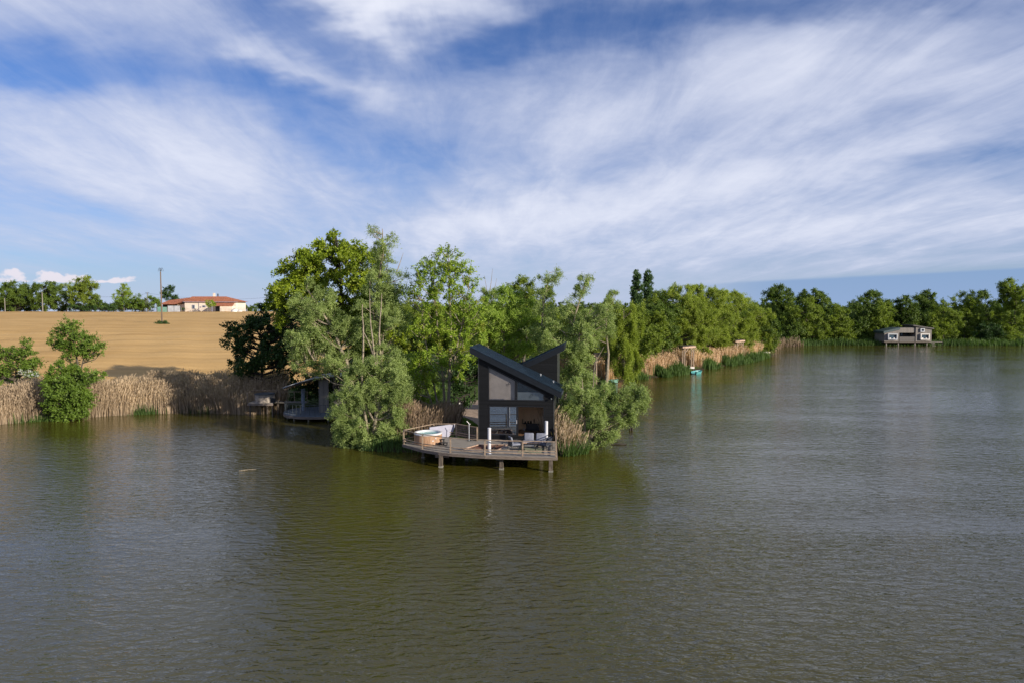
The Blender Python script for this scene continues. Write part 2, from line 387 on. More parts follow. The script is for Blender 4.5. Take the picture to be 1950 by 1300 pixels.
def sheet(name, xs, ys, zf, m, keep=None, kind='structure'):
    X, Y = np.meshgrid(xs, ys); Z = zf(X, Y); nx, ny = len(xs), len(ys)
    V = np.stack([X, Y, Z], -1).reshape(-1, 3)
    i = np.arange(nx - 1)[None, :] + np.arange(ny - 1)[:, None] * nx
    Fq = np.stack([i, i + 1, i + 1 + nx, i + nx], -1).reshape(-1, 4)
    if keep is not None:
        c = V[Fq].mean(1); Fq = Fq[keep(c[:, 0], c[:, 1])]
        used = np.unique(Fq); mp = np.full(len(V), -1); mp[used] = np.arange(len(used)); V = V[used]; Fq = mp[Fq]
    return raw_mesh(name, V, Fq, m, None, True, kind)
def raw_mesh(name, V, Fq, m, tint=None, smooth=False, kind=None, parent=None):
    me = bpy.data.meshes.new(name); k = Fq.shape[1]
    me.vertices.add(len(V)); me.vertices.foreach_set('co', V.astype(np.float32).ravel())
    me.loops.add(Fq.size); me.loops.foreach_set('vertex_index', Fq.astype(np.int32).ravel())
    me.polygons.add(len(Fq)); me.polygons.foreach_set('loop_start', np.arange(0, Fq.size, k, dtype=np.int32))
    me.polygons.foreach_set('loop_total', np.full(len(Fq), k, np.int32))
    if smooth: me.polygons.foreach_set('use_smooth', np.ones(len(Fq), bool))
    if tint is not None:
        a = me.attributes.new('tint', 'FLOAT', 'POINT'); a.data.foreach_set('value', tint.astype(np.float32))
    me.materials.append(m); me.update(); me.validate()
    o = bpy.data.objects.new(name, me); COL.objects.link(o)
    if kind: o['kind'] = kind
    if parent is not None: o.parent = parent
    return o
def ground_mat():
    m = bpy.data.materials.new('ground_grass'); m.use_nodes = True; t = NT(m.node_tree); p = t.n['Principled BSDF']
    tc = t.node('ShaderNodeTexCoord').outputs['Object']
    n1 = t.noise(tc, .35, 5, .6); n2 = t.noise(tc, 7, 4, .6)
    c = t.mix(t.ramp(n1, .35, .65), (.055, .085, .018), (.105, .150, .032)); c = t.mix(t.m('MULTIPLY', n2, .6), c, (.03, .05, .012))
    z = t.sep(tc)[2]; c = t.mix(t.m('SUBTRACT', 1.0, t.ramp(z, .1, .42)), c, (.045, .035, .022))
    t.l.new(c, p.inputs['Base Color']); p.inputs['Roughness'].default_value = .95; p.inputs['Specular IOR Level'].default_value = .1
    b = t.node('ShaderNodeBump'); b.inputs['Distance'].default_value = .1; t.l.new(n2, b.inputs['Height']); t.l.new(b.outputs[0], p.inputs['Normal']); return m
def field_mat():
    m = bpy.data.materials.new('field_straw'); m.use_nodes = True; t = NT(m.node_tree); p = t.n['Principled BSDF']
    tc = t.node('ShaderNodeTexCoord').outputs['Object']
    mp = t.node('ShaderNodeMapping'); t.l.new(tc, mp.inputs[0]); mp.inputs['Scale'].default_value = (.12, 1, 1); mp.inputs['Rotation'].default_value = (0, 0, .05)
    n1 = t.noise(mp.outputs[0], .30, 6, .65); n2 = t.noise(mp.outputs[0], 2.4, 6, .75); n3 = t.noise(tc, .03, 3, .5)
    n4 = t.noise(tc, 5.0, 3, .7)
    c = t.mix(t.ramp(n1, .35, .65), (.47, .285, .105), (.62, .40, .165)); c = t.mix(t.ramp(n2, .52, .75), c, (.34, .18, .055))
    c = t.mix(t.m('MULTIPLY', t.ramp(n3, .4, .6), .25), c, (.70, .46, .19))
    c = t.mix(t.m('MULTIPLY', t.ramp(n4, .55, .8), .5), c, (.30, .18, .075))
    sx = t.sep(tc); rows = t.m('SINE', t.m('MULTIPLY', t.m('ADD', sx[1], t.m('MULTIPLY', sx[0], .06)), 2 * math.pi / 2.7))
    tram = t.m('GREATER_THAN', t.m('SINE', t.m('MULTIPLY', t.m('ADD', sx[1], t.m('MULTIPLY', sx[0], .06)), 2 * math.pi / 13.5)), .985)
    c = t.mix(t.m('MULTIPLY', t.m('ADD', t.m('MULTIPLY', rows, .06), .06), t.ramp(n1, .35, .6)), c, (.28, .16, .06)); c = t.mix(t.m('MULTIPLY', tram, .14), c, (.24, .14, .055))
    t.l.new(c, p.inputs['Base Color']); p.inputs['Roughness'].default_value = .95; p.inputs['Specular IOR Level'].default_value = .1
    b = t.node('ShaderNodeBump'); b.inputs['Distance'].default_value = .08; b.inputs['Strength'].default_value = .8; t.l.new(n4, b.inputs['Height']); t.l.new(b.outputs[0], p.inputs['Normal']); return m
def nu(*seg):
    out = []
    for a, b, st in seg: out.append(np.arange(a, b, st))
    out.append(np.array([seg[-1][1]])); return np.concatenate(out)
XS = nu((-1500, -300, 60), (-300, -90, 6), (-90, 60, .8), (60, 160, 2.5), (160, 400, 10), (400, 1500, 60))
YS = nu((-60, 36, 8), (36, 120, .8), (120, 200, 1.6), (200, 340, 5), (340, 900, 40), (900, 2900, 200))
def field_keep(x, y):
    return (x / y < -.245 - .02 * np.sin(y * .13)) & (sdf(x, y) > 7.0 + .8 * np.sin(x * .4))
sheet('ground', XS, YS, lambda x, y: hgt(x, y) - .45 * ((x / np.maximum(y, 1) < -.285) & (sdf(x, y) > 9.5) & (y > 70) & (y < 262) & (x > -322)), ground_mat())
XF = nu((-330, -100, 5), (-100, -12, 1.5)); YF = nu((74, 130, 1.2), (130, 268, 3))
sheet('field', XF, YF, lambda x, y: hgt(x, y) + .05, field_mat(), field_keep)

def water_mat():
    m = bpy.data.materials.new('lake_water'); m.use_nodes = True; t = NT(m.node_tree); p = t.n['Principled BSDF']
    tc = t.node('ShaderNodeTexCoord').outputs['Object']
    n0 = t.noise(tc, .05, 3, .5)
    c = t.mix(t.ramp(n0, .3, .7), (.054, .047, .006), (.064, .055, .007))
    t.l.new(c, p.inputs['Base Color']); p.inputs['Roughness'].default_value = .05; p.inputs['IOR'].default_value = 1.60
    p.inputs['Specular IOR Level'].default_value = .5
    mp = t.node('ShaderNodeMapping'); t.l.new(tc, mp.inputs[0]); mp.inputs['Scale'].default_value = (.42, 1, 1); mp.inputs['Rotation'].default_value = (0, 0, R(-8))
    mp2 = t.node('ShaderNodeMapping'); t.l.new(tc, mp2.inputs[0]); mp2.inputs['Scale'].default_value = (.5, 1, 1); mp2.inputs['Rotation'].default_value = (0, 0, R(14))
    a = t.noise(mp.outputs[0], 3.1, 3, .55, .5); b2 = t.noise(mp2.outputs[0], 6.0, 2, .5, .4); cc = t.noise(mp.outputs[0], .7, 2, .5)
    mpw = t.node('ShaderNodeMapping'); t.l.new(tc, mpw.inputs[0]); mpw.inputs['Scale'].default_value = (.35, 1.4, 1); mpw.inputs['Rotation'].default_value = (0, 0, R(12))
    wind = t.ramp(t.noise(mpw.outputs[0], .05, 4, .6, .6), .38, .60)
    h = t.m('ADD', t.m('ADD', t.m('MULTIPLY', t.m('POWER', a, 1.6), .95), t.m('MULTIPLY', b2, .22)), t.m('MULTIPLY', cc, .35))
    h = t.m('MULTIPLY', h, t.m('ADD', .50, t.m('MULTIPLY', wind, .65)))
    b = t.node('ShaderNodeBump'); b.inputs['Distance'].default_value = .085; b.inputs['Strength'].default_value = 1.0
    t.l.new(h, b.inputs['Height']); t.l.new(b.outputs[0], p.inputs['Normal']); return m
raw_mesh('lake_water', np.array([(-1500., -400, 0), (1500, -400, 0), (1500, 420, 0), (-1500, 420, 0)]), np.array([[0, 1, 2, 3]]), water_mat(), kind='structure')

# footpath and gravel yard behind the cabin
def patch(name, pts, m, dz, n=26):
    P = np.array([(p.x, p.y) for p in pts]); x0, y0 = P.min(0); x1, y1 = P.max(0)
    return sheet(name, np.linspace(x0, x1, n * 2), np.linspace(y0, y1, n * 2), lambda x, y: hgt(x, y) + dz, m, lambda x, y: inside(x, y, P))
gravel = mat('gravel', (.42, .31, .24), .95, 0, .2, 2.5, .6, 30, col2=(.26, .19, .15))
patch('path', [gnd(a, b, .6) for a, b in ((845, 768), (880, 762), (960, 760), (1000, 780), (960, 812), (914, 812), (897, 799), (876, 792), (858, 780))], gravel, .03)

# ------------------------------------------------------------------ foliage
KIND = {  # leaf length, width (at 55 m), puff radius, twigs per puff, upward bias, droop, cover, outward orientation
 'willow': dict(L=.17, W=.055, pr=.85, tw=15, up=.50, droop=.30, lai=3.2, out=.75, bark='bark_pale'),
 'fresh':  dict(L=.17, W=.065, pr=.90, tw=15, up=.45, droop=.20, lai=3.4, out=.85, bark='bark_pale'),
 'lake':   dict(L=.22, W=.080, pr=.95, tw=14, up=.30, droop=.55, lai=3.2, out=.65, bark='bark'),
 'oak':    dict(L=.22, W=.150, pr=.85, tw=9, up=.25, droop=.10, lai=3.1, out=.60, bark='bark_dark'),
 'ash':    dict(L=.20, W=.105, pr=.70, tw=7, up=.35, droop=.20, lai=2.1, out=.40, bark='bark_pale'),
 'dark':   dict(L=.22, W=.130, pr=.80, tw=9, up=.2, droop=.12, lai=3.2, out=.55, bark='bark_dark'),
 'round':  dict(L=.22, W=.120, pr=1.0, tw=10, up=.35, droop=.15, lai=3.0, out=.60, bark='bark'),
 'weeping':dict(L=.22, W=.065, pr=1.15, tw=14, up=-.8, droop=.6, lai=3.0, out=.35, bark='bark'),
 'forest': dict(L=.22, W=.140, pr=.95, tw=11, up=.15, droop=.10, lai=3.4, out=.9, bark='bark'),
 'poplar': dict(L=.20, W=.120, pr=.5, tw=9, up=1.1, droop=.0, lai=3.0, out=.5, bark='bark'),
 'bank':   dict(L=.20, W=.110, pr=.7, tw=8, up=.3, droop=.15, lai=2.7, out=.5, bark='bark'),
 'blossom':dict(L=.16, W=.110, pr=.5, tw=8, up=.2, droop=.15, lai=1.6, out=.5, bark='bark'),
}
def unit(v): return v / np.maximum(np.linalg.norm(v, axis=-1, keepdims=True), 1e-9)
def foliage(blobs, K, s, dens=1.0, shell=.55):
    """blobs: (centre, radii) -> leaf quads scattered along twigs that radiate from many puffs"""
    Ps = []; As = []; Ns = []; Ts = []; Ls = []; puffs = []
    fs = .9 if s < 1.2 else .68
    dens = dens * (1.0 if s < 1.2 else 1.35)
    L, Wd = K['L'] * s * fs, K['W'] * s * fs
    for c, r in blobs:
        r = np.array(r); pr = K['pr'] * min(1.0, .35 + r.min() / 3.0) * (s ** .35)
        npf = int(max(5, 1.25 * (r[0] * r[1] + r[0] * r[2] + r[1] * r[2]) / pr ** 2))
        nl = int(dens * 1.75 * K['lai'] * math.pi * r[0] * r[2] / (.5 * L * Wd))
        per = max(6, nl // npf)
        d = unit(RNG.normal(size=(npf, 3))); rad = shell + (1 - shell) * RNG.random((npf, 1)) ** .7
        rad *= 1 + .10 * RNG.normal(size=(npf, 1))
        pc = np.array(c) + d * r * rad
        prr = pr * (.65 + .7 * RNG.random(npf)); pt = RNG.random(npf)
        tw = K['tw']
        puffs.append(np.concatenate([pc, prr[:, None]], 1))
        # twigs
        td = unit(RNG.normal(size=(npf, tw, 3)) + d[:, None, :] * .7 + np.array([0, 0, K['up']])) * (prr[:, None, None] * (.5 + .8 * RNG.random((npf, tw, 1))))
        if K['up'] < 0: td = td * np.array([.55, .55, 1.5])
        k = max(1, per // tw)
        t = RNG.random((npf, tw, k, 1)) ** .75
        pos = pc[:, None, None, :] + td[:, :, None, :] * t
        pos[..., 2:3] -= K['droop'] * t * t * prr[:, None, None, None]
        pos += RNG.normal(size=pos.shape) * (.05 * s + .05 * prr[:, None, None, None])
        ax = unit(unit(td)[:, :, None, :] * .8 + RNG.normal(size=pos.shape) * .6)
        outd = unit(pos - pc[:, None, None, :] * .6 - np.array(c) * .4)
        nn = unit(RNG.normal(size=pos.shape) + outd * K['out'] * 2.2 + np.array([0, 0, .5]))
        Ps.append(pos.reshape(-1, 3)); As.append(ax.reshape(-1, 3)); Ns.append(nn.reshape(-1, 3))
        tt = np.clip(.42 * pt[:, None, None] + .29 + .26 * (RNG.random((npf, tw, k)) - .5) + .0 * t[..., 0], 0, 1)
        Ts.append(tt.ravel())
    P, A, N, T = map(np.concatenate, (Ps, As, Ns, Ts))
    S = unit(np.cross(N, A)); ln = L * (.45 + 1.0 * RNG.random((len(P), 1))); wd = Wd * (.6 + .7 * RNG.random((len(P), 1)))
    Nv = unit(np.cross(A, S))
    v = np.stack([P - A * ln * .5, P + S * wd * .5 + Nv * wd * .12, P + A * ln * .5, P - S * wd * .5 + Nv * wd * .12], 1).reshape(-1, 3)
    return v, np.arange(len(v)).reshape(-1, 4), np.repeat(T, 4), np.concatenate(puffs)
def wob(p, q, n=5, a=.04):
    p, q = Vector(p), Vector(q); L = (q - p).length; out = []
    for i in range(n + 1):
        t = i / n; o = Vector((random.uniform(-1, 1), random.uniform(-1, 1), 0)) * L * a * math.sin(math.pi * t)
        out.append(p.lerp(q, t) + o)
    return out
def tree(name, label, px, Y, blobs, kind, base_z=None, trunks=None, cat='tree', group=None, dens=1.0, shell=.55, tr=None, nbr=1.0, stuff=False, depth=.85, bark=None, extra=None, bare=None):
    """blobs in measured pixels (px, py, rpx, rpz[, dY]); every crown is a full volume at its own distance"""
    K = KIND[kind]; s = max(.75, (Y / 55) ** .62)
    root = on(px, Y)
    if base_z is not None: root.z = base_z
    W_ = []
    for b in blobs:
        dY = b[4] if len(b) > 4 else 0; yy = Y + dY; c = pix(b[0], b[1], yy); rx = b[2] * yy / F; rz = b[3] * yy / F
        W_.append(((c.x - root.x, c.y - root.y, c.z - root.z), (rx, max(.6, depth * (rx + rz) / 2), rz)))
    v, f, t, puffs = foliage(W_, K, s, dens, shell)
    E = empty(name, root)
    tag(E, label, cat, group, 'stuff' if stuff else None)
    top = max(c[2] + r[2] for c, r in W_); hgt_ = max(1.0, top)
    tr = tr or max(.07, hgt_ / 55)
    mb = MB(); skel = []
    if trunks:
        for tk in trunks:    # list of (px, py, dY) points then radii at both ends
            pts = [pix(a[0], a[1], Y + (a[2] if len(a) > 2 else 0)) - root for a in tk[0]]
            if tk[0][0][1] is None: pass
            rr = tk[1]; sub = []
            for i in range(len(pts) - 1): sub += wob(pts[i], pts[i + 1], 3, .02)[:-1]
            sub.append(pts[-1]); n = len(sub)
            mb.tube(sub, [rr[0] + (rr[1] - rr[0]) * i / (n - 1) for i in range(n)], 6); skel += sub
    else:
        cx = sum(c[0] for c, r in W_) / len(W_); cy = sum(c[1] for c, r in W_) / len(W_)
        pts = wob((0, 0, -.4), (cx * .7, cy * .7, top * .86), 6, .03)
        mb.tube(pts, [tr * (1 - .85 * i / 6) for i in range(7)], 7)
        for i in range(6): skel += [pts[i].lerp(pts[i + 1], q) for q in (0, .33, .66)]
    sk = np.array([tuple(p) for p in skel])
    for pu in puffs:
        if random.random() > nbr: continue
        d = np.linalg.norm(sk - pu[:3], axis=1); pen = np.where(sk[:, 2] > pu[2] - .35 * d, 3.0, 0) + d
        j = int(pen.argmin()); a = Vector(sk[j]); b = Vector(pu[:3]); L = (b - a).length
        if L < .3: continue
        mid = a.lerp(b, .5) + Vector((random.uniform(-.1, .1) * L, random.uniform(-.1, .1) * L, -.08 * L))
        r0 = min(tr * .4, .02 + L * .014); mb.tube([a, mid, b], [r0, r0 * .7, .012], 4, False)
    if bare:
        for pts_, r0 in bare:
            pts = [pix(a[0], a[1], Y + (a[2] if len(a) > 2 else 0)) - root for a in pts_]
            mb.tube(pts, [r0 + (.012 - r0) * i / (len(pts) - 1) for i in range(len(pts))], 5)
    mb.build('trunk', M[bark or K['bark']], E)
    cr = raw_mesh('crown', v, f, LM[kind], t, parent=E)
    if extra:
        ek, eb = extra; W2 = []
        for b in eb:
            yy = Y + (b[4] if len(b) > 4 else 0); c = pix(b[0], b[1], yy); rx = b[2] * yy / F; rz = b[3] * yy / F
            W2.append(((c.x - root.x, c.y - root.y, c.z - root.z), (rx, (rx + rz) / 2, rz)))
        v, f, t, _ = foliage(W2, KIND[ek], s * .8, 1.0, .4); raw_mesh('blossom', v, f, LM[ek], t, parent=E)
    return E
#--OBJECTS--
# ------------------------------------------------------------------ black cabin
CR = gnd(910.6, 835, 1.0); YAW = R(-7)
CX, CY = Vector((math.cos(YAW), math.sin(YAW), 0)), Vector((-math.sin(YAW), math.cos(YAW), 0))
cabin = empty('cabin', CR, YAW, 'black two storey cabin with crossed sloping roofs and tall front windows', 'cabin')
def cuv(px, py, dep=0.0):   # where a measured pixel meets the cabin's front plane (u along the front, w up)
    d = ray(px, py); o = Vector((0, 0, H)) - (CR + CY * dep); t = -o.dot(CY) / d.dot(CY); p = o + d * t
    return p.dot(CX), p.z
def c1(x, y, dep=0.0): return cuv(740 + x / 4.813, 640 + y / 4.813, dep)
WD = 5.62; DP = 3.75; T = .16
uL0 = c1(912, 590)[0]; uR0 = c1(1428, 590)[0]; sillz = c1(1170, 590)[1]; headz = c1(1170, 636)[1]; flz = c1(1170, 912)[1]
rl = c1(745, 100, -.3); rr = c1(1582, 515, -.3)       # roof front top edge ends
rth = .42
sl = (rr[1] - rl[1]) / (rr[0] - rl[0])
def under(u): return rl[1] - rth + (u - rl[0]) * sl
front = MB()
def fw(poly, y0=0.0, y1=T): front.prism(poly, y0, y1, 'Y')
fw([(0, -.6), (uL0, -.6), (uL0, under(uL0) - .0), (0, under(0))])
fw([(uR0, -.6), (WD, -.6), (WD, under(WD)), (uR0, under(uR0))])
fw([(uL0, headz), (uR0, headz), (uR0, sillz), (uL0, sillz)])
fw([(uL0, -.6), (uR0, -.6), (uR0, flz), (uL0, flz)])
wt = lambda u: c1(915, 272)[1] + (u - uL0) * sl     # window slope line
fw([(uL0, wt(uL0)), (uR0, wt(uR0)), (uR0, under(uR0)), (uL0, under(uL0))])
front.build('front_wall', M['black_clad'], cabin)
b = MB(); b.prism([(T, -.6), (DP, -.6), (DP, under(0)), (T, under(0))], 0.0, .14, 'X'); b.build('side_wall', M['clad_side_lit'], cabin)
b = MB(); b.prism([(T, -.6), (DP, -.6), (DP, under(WD)), (T, under(WD))], WD - .14, WD, 'X'); b.build('side_wall', M['clad_side_lit'], cabin)
def roof(flip, y0, y1):
    t = MB(); e = MB()
    def P(u, w): return (WD - u if flip else u, w)
    q = [(rl[0], rl[1]), (rr[0], rr[1]), (rr[0], rr[1] - rth), (rl[0], rl[1] - rth)]
    t.prism([P(*a) for a in q], y0, y1, 'Y'); o = t.build('roof', M['black_metal'], cabin)
    top = MB(); g = .012
    top.prism([P(rl[0] - .02, rl[1] + g), P(rr[0] + .02, rr[1] + g), P(rr[0] + .02, rr[1] + g + .02), P(rl[0] - .02, rl[1] + g + .02)], y0 - .02, y1 + .02, 'Y')
    k = 9
    for i in range(k + 1):
        yy = y0 + (y1 - y0) * i / k
        top.prism([P(rl[0] - .02, rl[1] + .032), P(rr[0] + .02, rr[1] + .032), P(rr[0] + .02, rr[1] + .065), P(rl[0] - .02, rl[1] + .065)], yy - .014, yy + .014, 'Y')
    top.build('roof_sheet', M['roof_metal'], o)
    # fascia boards
    f = MB(); f.prism([P(rl[0] - .01, rl[1] - .03), P(rr[0] + .01, rr[1] - .03), P(rr[0] + .01, rr[1] - rth - .02), P(rl[0] - .01, rl[1] - rth - .02)], y0 - .03, y0 - .002, 'Y')
    f.build('fascia', M['black_metal'], o)
    return o
ro = roof(False, -.3, DP + .05)
for uu, yy in ((rl[0] + (rr[0] - rl[0]) * .74, 2.9), (rl[0] + (rr[0] - rl[0]) * .89, 2.6)):
    sn = MB(); ww = rl[1] + (uu - rl[0]) * sl; sn.tube([(uu, yy, ww), (uu, yy, ww + .16)], .035, 8); sn.box((uu, yy, ww + .17), (.12, .12, .03))
    sn.build('roof_vent', M['sheet_grey'], ro)
# rear volume, its roof climbing the other way
y0, y1 = DP + .05, DP * 2 + .2
b = MB()
b.prism([(0, -.6), (WD, -.6), (WD, under(0)), (0, under(WD))], y0 + .06, y0 + .2, 'Y'); b.build('rear_front_wall', M['black_clad'], cabin)
b = MB(); b.prism([(y0 + .2, -.6), (y1 - .1, -.6), (y1 - .1, under(0)), (y0 + .2, under(0))], WD - .14, WD, 'X')
b.prism([(y0 + .2, -.6), (y1 - .1, -.6), (y1 - .1, under(WD)), (y0 + .2, under(WD))], 0, .14, 'X')
b.prism([(.14, -.6), (WD - .14, -.6), (WD - .14, under(.14)), (.14, under(WD - .14))], y1 - .24, y1 - .1, 'Y'); b.build('rear_wall', M['clad_side_lit'], cabin)
roof(True, y0 - .15 + .1, y1)
# windows
def win(name, poly, gm, fwid=.07, fy=.05):
    fr = MB(); n = len(poly); cx = sum(p[0] for p in poly) / n; cz = sum(p[1] for p in poly) / n
    ins = []
    for i in range(n):   # inset by offsetting edges
        p0, p1, p2 = Vector(poly[i - 1]), Vector(poly[i]), Vector(poly[(i + 1) % n])
        d1 = (p1 - p0).normalized(); d2 = (p2 - p1).normalized(); n1 = Vector((-d1.y, d1.x)); n2 = Vector((-d2.y, d2.x))
        if n1.dot(Vector((cx, cz)) - p1) < 0: n1 = -n1
        if n2.dot(Vector((cx, cz)) - p1) < 0: n2 = -n2
        k = 1 + n1.dot(n2); ins.append(p1 + (n1 + n2) * (fwid / max(k, .3)))
    for i in range(n):
        a, b_, c, d = poly[i], poly[(i + 1) % n], ins[(i + 1) % n], ins[i]
        fr.prism([tuple(a), tuple(b_), tuple(c), tuple(d)], fy - .06, fy + .05, 'Y')
    w = fr.build(name, M['frame'], cabin)
    g = MB(); g.prism([tuple(p) for p in ins], fy + .002, fy + .012, 'Y'); g.build('pane', gm, w); return w
um = c1(1168, 500)[0]; e = .005
w1 = win('window', [(uL0 + e, sillz + e), (um - .02, sillz + e), (um - .02, wt(um) - e), (uL0 + e, wt(uL0) - e)], M['glass'])
w2 = win('window', [(um + .02, sillz + e), (uR0 - e, sillz + e), (uR0 - e, wt(uR0) + .02), (um + .02, wt(um) - e)], M['glass_blue'])
bl = MB(); bl.prism([(uL0 + .05, sillz + .05), (um - .06, sillz + .05), (um - .06, wt(um) - .1), (uL0 + .05, wt(uL0) - .1)], .17, .18, 'Y'); bl.build('blind', M['blind'], w1)
bz = c1(1170, 512)[1]
bl = MB(); uq = uL0 + (bz - wt(uL0)) / sl
bl.prism([(um + .06, sillz + .05), (uR0 - .05, sillz + .05), (uR0 - .05, wt(uR0)), (uq, bz), (um + .06, bz)], .17, .18, 'Y'); bl.build('blind', M['blind'], w2)
for wn_, x_, y_ in ((w1, 1085, 445), (w1, 1107, 432), (w2, 1295, 555), (w2, 1310, 538)):
    u_, z_ = c1(x_, y_); q = MB(); s_ = .065
    for a_, b_ in (((-s_, -s_), (s_, -s_)), ((s_, -s_), (s_, s_)), ((s_, s_), (-s_, s_)), ((-s_, s_), (-s_, -s_))):
        q.bar((u_ + a_[0], .16, z_ + a_[1]), (u_ + b_[0], .16, z_ + b_[1]), .018)
    q.build('square_outline', M['dark_int'], wn_)  # small square wire outlines set behind the panes
q = MB(); u_, z_ = c1(995, 578); q.box((u_, .10, z_ + .02), (1.0, .05, .035)); u2, _ = c1(1045, 578); q.box((u2, .095, z_ + .04), (.07, .05, .07)); q.build('window_latch', M['cushion'], w1)
# lower sliding door and open side
ud = c1(1180, 700)[0]
d1 = win('sliding_door', [(uL0 + .03, flz + e), (ud, flz + e), (ud, headz - e), (uL0 + .03, headz - e)], glass_mat('door_glass', (.40, .50, .56), .30), .09, .06)
q = MB(); q.box((ud - .045, -.02, flz + 1.05), (.03, .04, .28)); q.build('handle', M['white_steel'], d1)
cu_ = MB()
x0_ = uL0 + .2
for i in range(22):
    xx = ud - 1.15 + i * .05; cu_.box((xx, .45 + .03 * math.sin(i * 1.9), (flz + headz) / 2), (.045, .02, headz - flz - .15))
cu_.build('curtain', M['cushion'], cabin)
f = MB(); f.prism([(ud + .01, headz - .07), (uR0 - .005, headz - .07), (uR0 - .005, headz - .005), (ud + .01, headz - .005)], .01, .12, 'Y')
f.prism([(uR0 - .065, flz + .005), (uR0 - .005, flz + .005), (uR0 - .005, headz - .075), (uR0 - .065, headz - .075)], .01, .12, 'Y')
f.prism([(ud + .01, flz + .005), (ud + .07, flz + .005), (ud + .07, headz - .075), (ud + .01, headz - .075)], .01, .12, 'Y'); f.build('door_frame', M['frame'], cabin)
g_ = MB(); g_.tube([(rr[0] + .03, -.28, rr[1] - .10), (rr[0] + .03, DP, rr[1] - .10)], .055, 8); g_.build('gutter', M['iron'], cabin)
g_ = MB(); g_.tube([(WD + .06, DP - .1, under(WD) - .1), (WD + .06, DP - .1, -.5)], .04, 8); g_.build('downpipe', M['iron'], cabin)
for ux in (.035, WD - .035): g_ = MB(); g_.prism([(ux - .035, -.58), (ux + .035, -.58), (ux + .035, under(ux) - .02), (ux - .035, under(ux) - .02)], -.018, -.003, 'Y'); g_.build('corner_trim', M['clad_side_lit'], cabin)
# rooms
b = MB(); b.box((WD / 2, (T + DP) / 2, flz - .06), (WD - .3, DP - T - .02, .1)); b.build('floor', M['wood_floor'], cabin)
b = MB(); b.box((WD / 2, (T + DP) / 2, (headz + sillz) / 2), (WD - .3, DP - T - .02, .2)); b.build('ceiling', M['blind'], cabin)
b = MB(); b.box((WD / 2, 2.9, (flz + headz) / 2), (WD - .32, .06, headz - flz + .1)); b.build('inner_wall', M['wood_int'], cabin)
b = MB(); b.prism([(.16, sillz - .1), (WD - .16, sillz - .1), (WD - .16, under(WD - .16) - .01), (.16, under(.16) - .01)], 2.87, 2.93, 'Y'); b.build('inner_wall', M['dark_blue'], cabin)
b = MB(); b.box(((uL0 + uR0) / 2 + .3, -.33, -.14), (4.0, .62, .30)); b.build('doorstep', M['deck_edge'], cabin)
lm = MB(); lu, lz = c1(1492, 566); lm.tube([(lu, -.02, lz), (lu, -.16, lz)], .03, 8); lm.lathe((lu, -.2, lz - .07), [(.0, .12), (.05, .11), (.07, 0), (.0, 0)], 12); lm.build('wall_lamp', M['iron'], cabin)
def inside_cab(u, y, z=0): v = CR + CX * u + CY * y; return Vector((v.x, v.y, CR.z + flz - .01 + z))
flw = CR.z * 0 + 0
def cab_local(u, y): p = CR + CX * u + CY * y; p.z = flz; return p
# furniture indoors: dark table, stools, kitchen unit and wall shelf
cab_floor = flz - .005
def at_cab(name, u, y, z, label, cat, rz=0, group=None): p = CR + CX * u + CY * y; return empty(name, (p.x, p.y, z), YAW + rz, label, cat, group)
k = at_cab('kitchen_unit', ud + 1.0, 2.5, cab_floor, 'black kitchen unit against the wooden wall inside the cabin', 'cabinet')
b = MB(); b.box((0, 0, .45), (1.7, .55, .88)); b.box((0, 0, .905), (1.76, .6, .03)); b.build('cabinet_body', M['black_fab'], k)
b = MB(); b.box((-.1, -.02, 1.22), (1.0, .06, .58)); b.box((-.1, 0, .93), (.3, .2, .02)); b.build('screen', M['frame'], k)
b = MB(); b.tube([(-.75, -.1, .92), (-.75, -.1, 1.05), (-.75, -.1, 1.1), (-.75, -.1, 1.2)], [.045, .045, .018, .016], 10); b.build('bottle', M['tub_white'], k)
tb = at_cab('dining_table', ud + 1.05, 1.4, cab_floor, 'small black dining table inside the open cabin doorway', 'table')
b = MB(); b.rbox((0, 0, .74), (1.1, .7, .04), .015); b.build('table_top', M['black_fab'], tb)
for sx in (-1, 1):
    for sy in (-1, 1): b = MB(); b.bar((sx * .5, sy * .3, 0), (sx * .46, sy * .27, .72), .045); b.build('leg', M['frame'], tb)
for i, (dx, dy, a, lb) in enumerate(((-.3, -.62, 0, 'black dining chair nearest the glass sliding door'), (.4, -.62, 0, 'black dining chair at the doorway beside the right wall'))):
    cch = at_cab('dining_chair', ud + 1.05 + dx, 1.4 + dy, cab_floor, lb, 'chair', 0, 'dining chairs inside the cabin')
    b = MB(); b.rbox((0, 0, .45), (.42, .42, .05), .02); b.build('seat', M['black_fab'], cch)
    b = MB(); b.rbox((0, -.2, .74), (.40, .035, .36), .015); b.bar((-.17, -.2, .45), (-.17, -.2, .6), .03); b.bar((.17, -.2, .45), (.17, -.2, .6), .03); b.build('backrest', M['black_fab'], cch)
    for sx in (-1, 1):
        for sy in (-1, 1): b = MB(); b.tube([(sx * .2, sy * .2, 0), (sx * .16, sy * .16, .43)], .014, 6); b.build('leg', M['frame'], cch)
ws = at_cab('wall_shelf', ud + .55, 2.75, c1(1220, 688)[1] - .35, 'dark wall shelf holding small pots above the kitchen unit', 'shelf')
b = MB(); b.box((0, 0, 0), (.9, .2, .03)); b.box((-.44, 0, .18), (.02, .2, .34)); b.box((.44, 0, .18), (.02, .2, .34)); b.build('board', M['frame'], ws)
for i in range(3): b = MB(); b.lathe((-.25 + i * .22, 0, .017), [(0, 0), (.05, 0), (.06, .12 + .03 * i), (.03, .15 + .03 * i), (0, .15 + .03 * i)], 12); b.build('pot', M['frame'], ws)

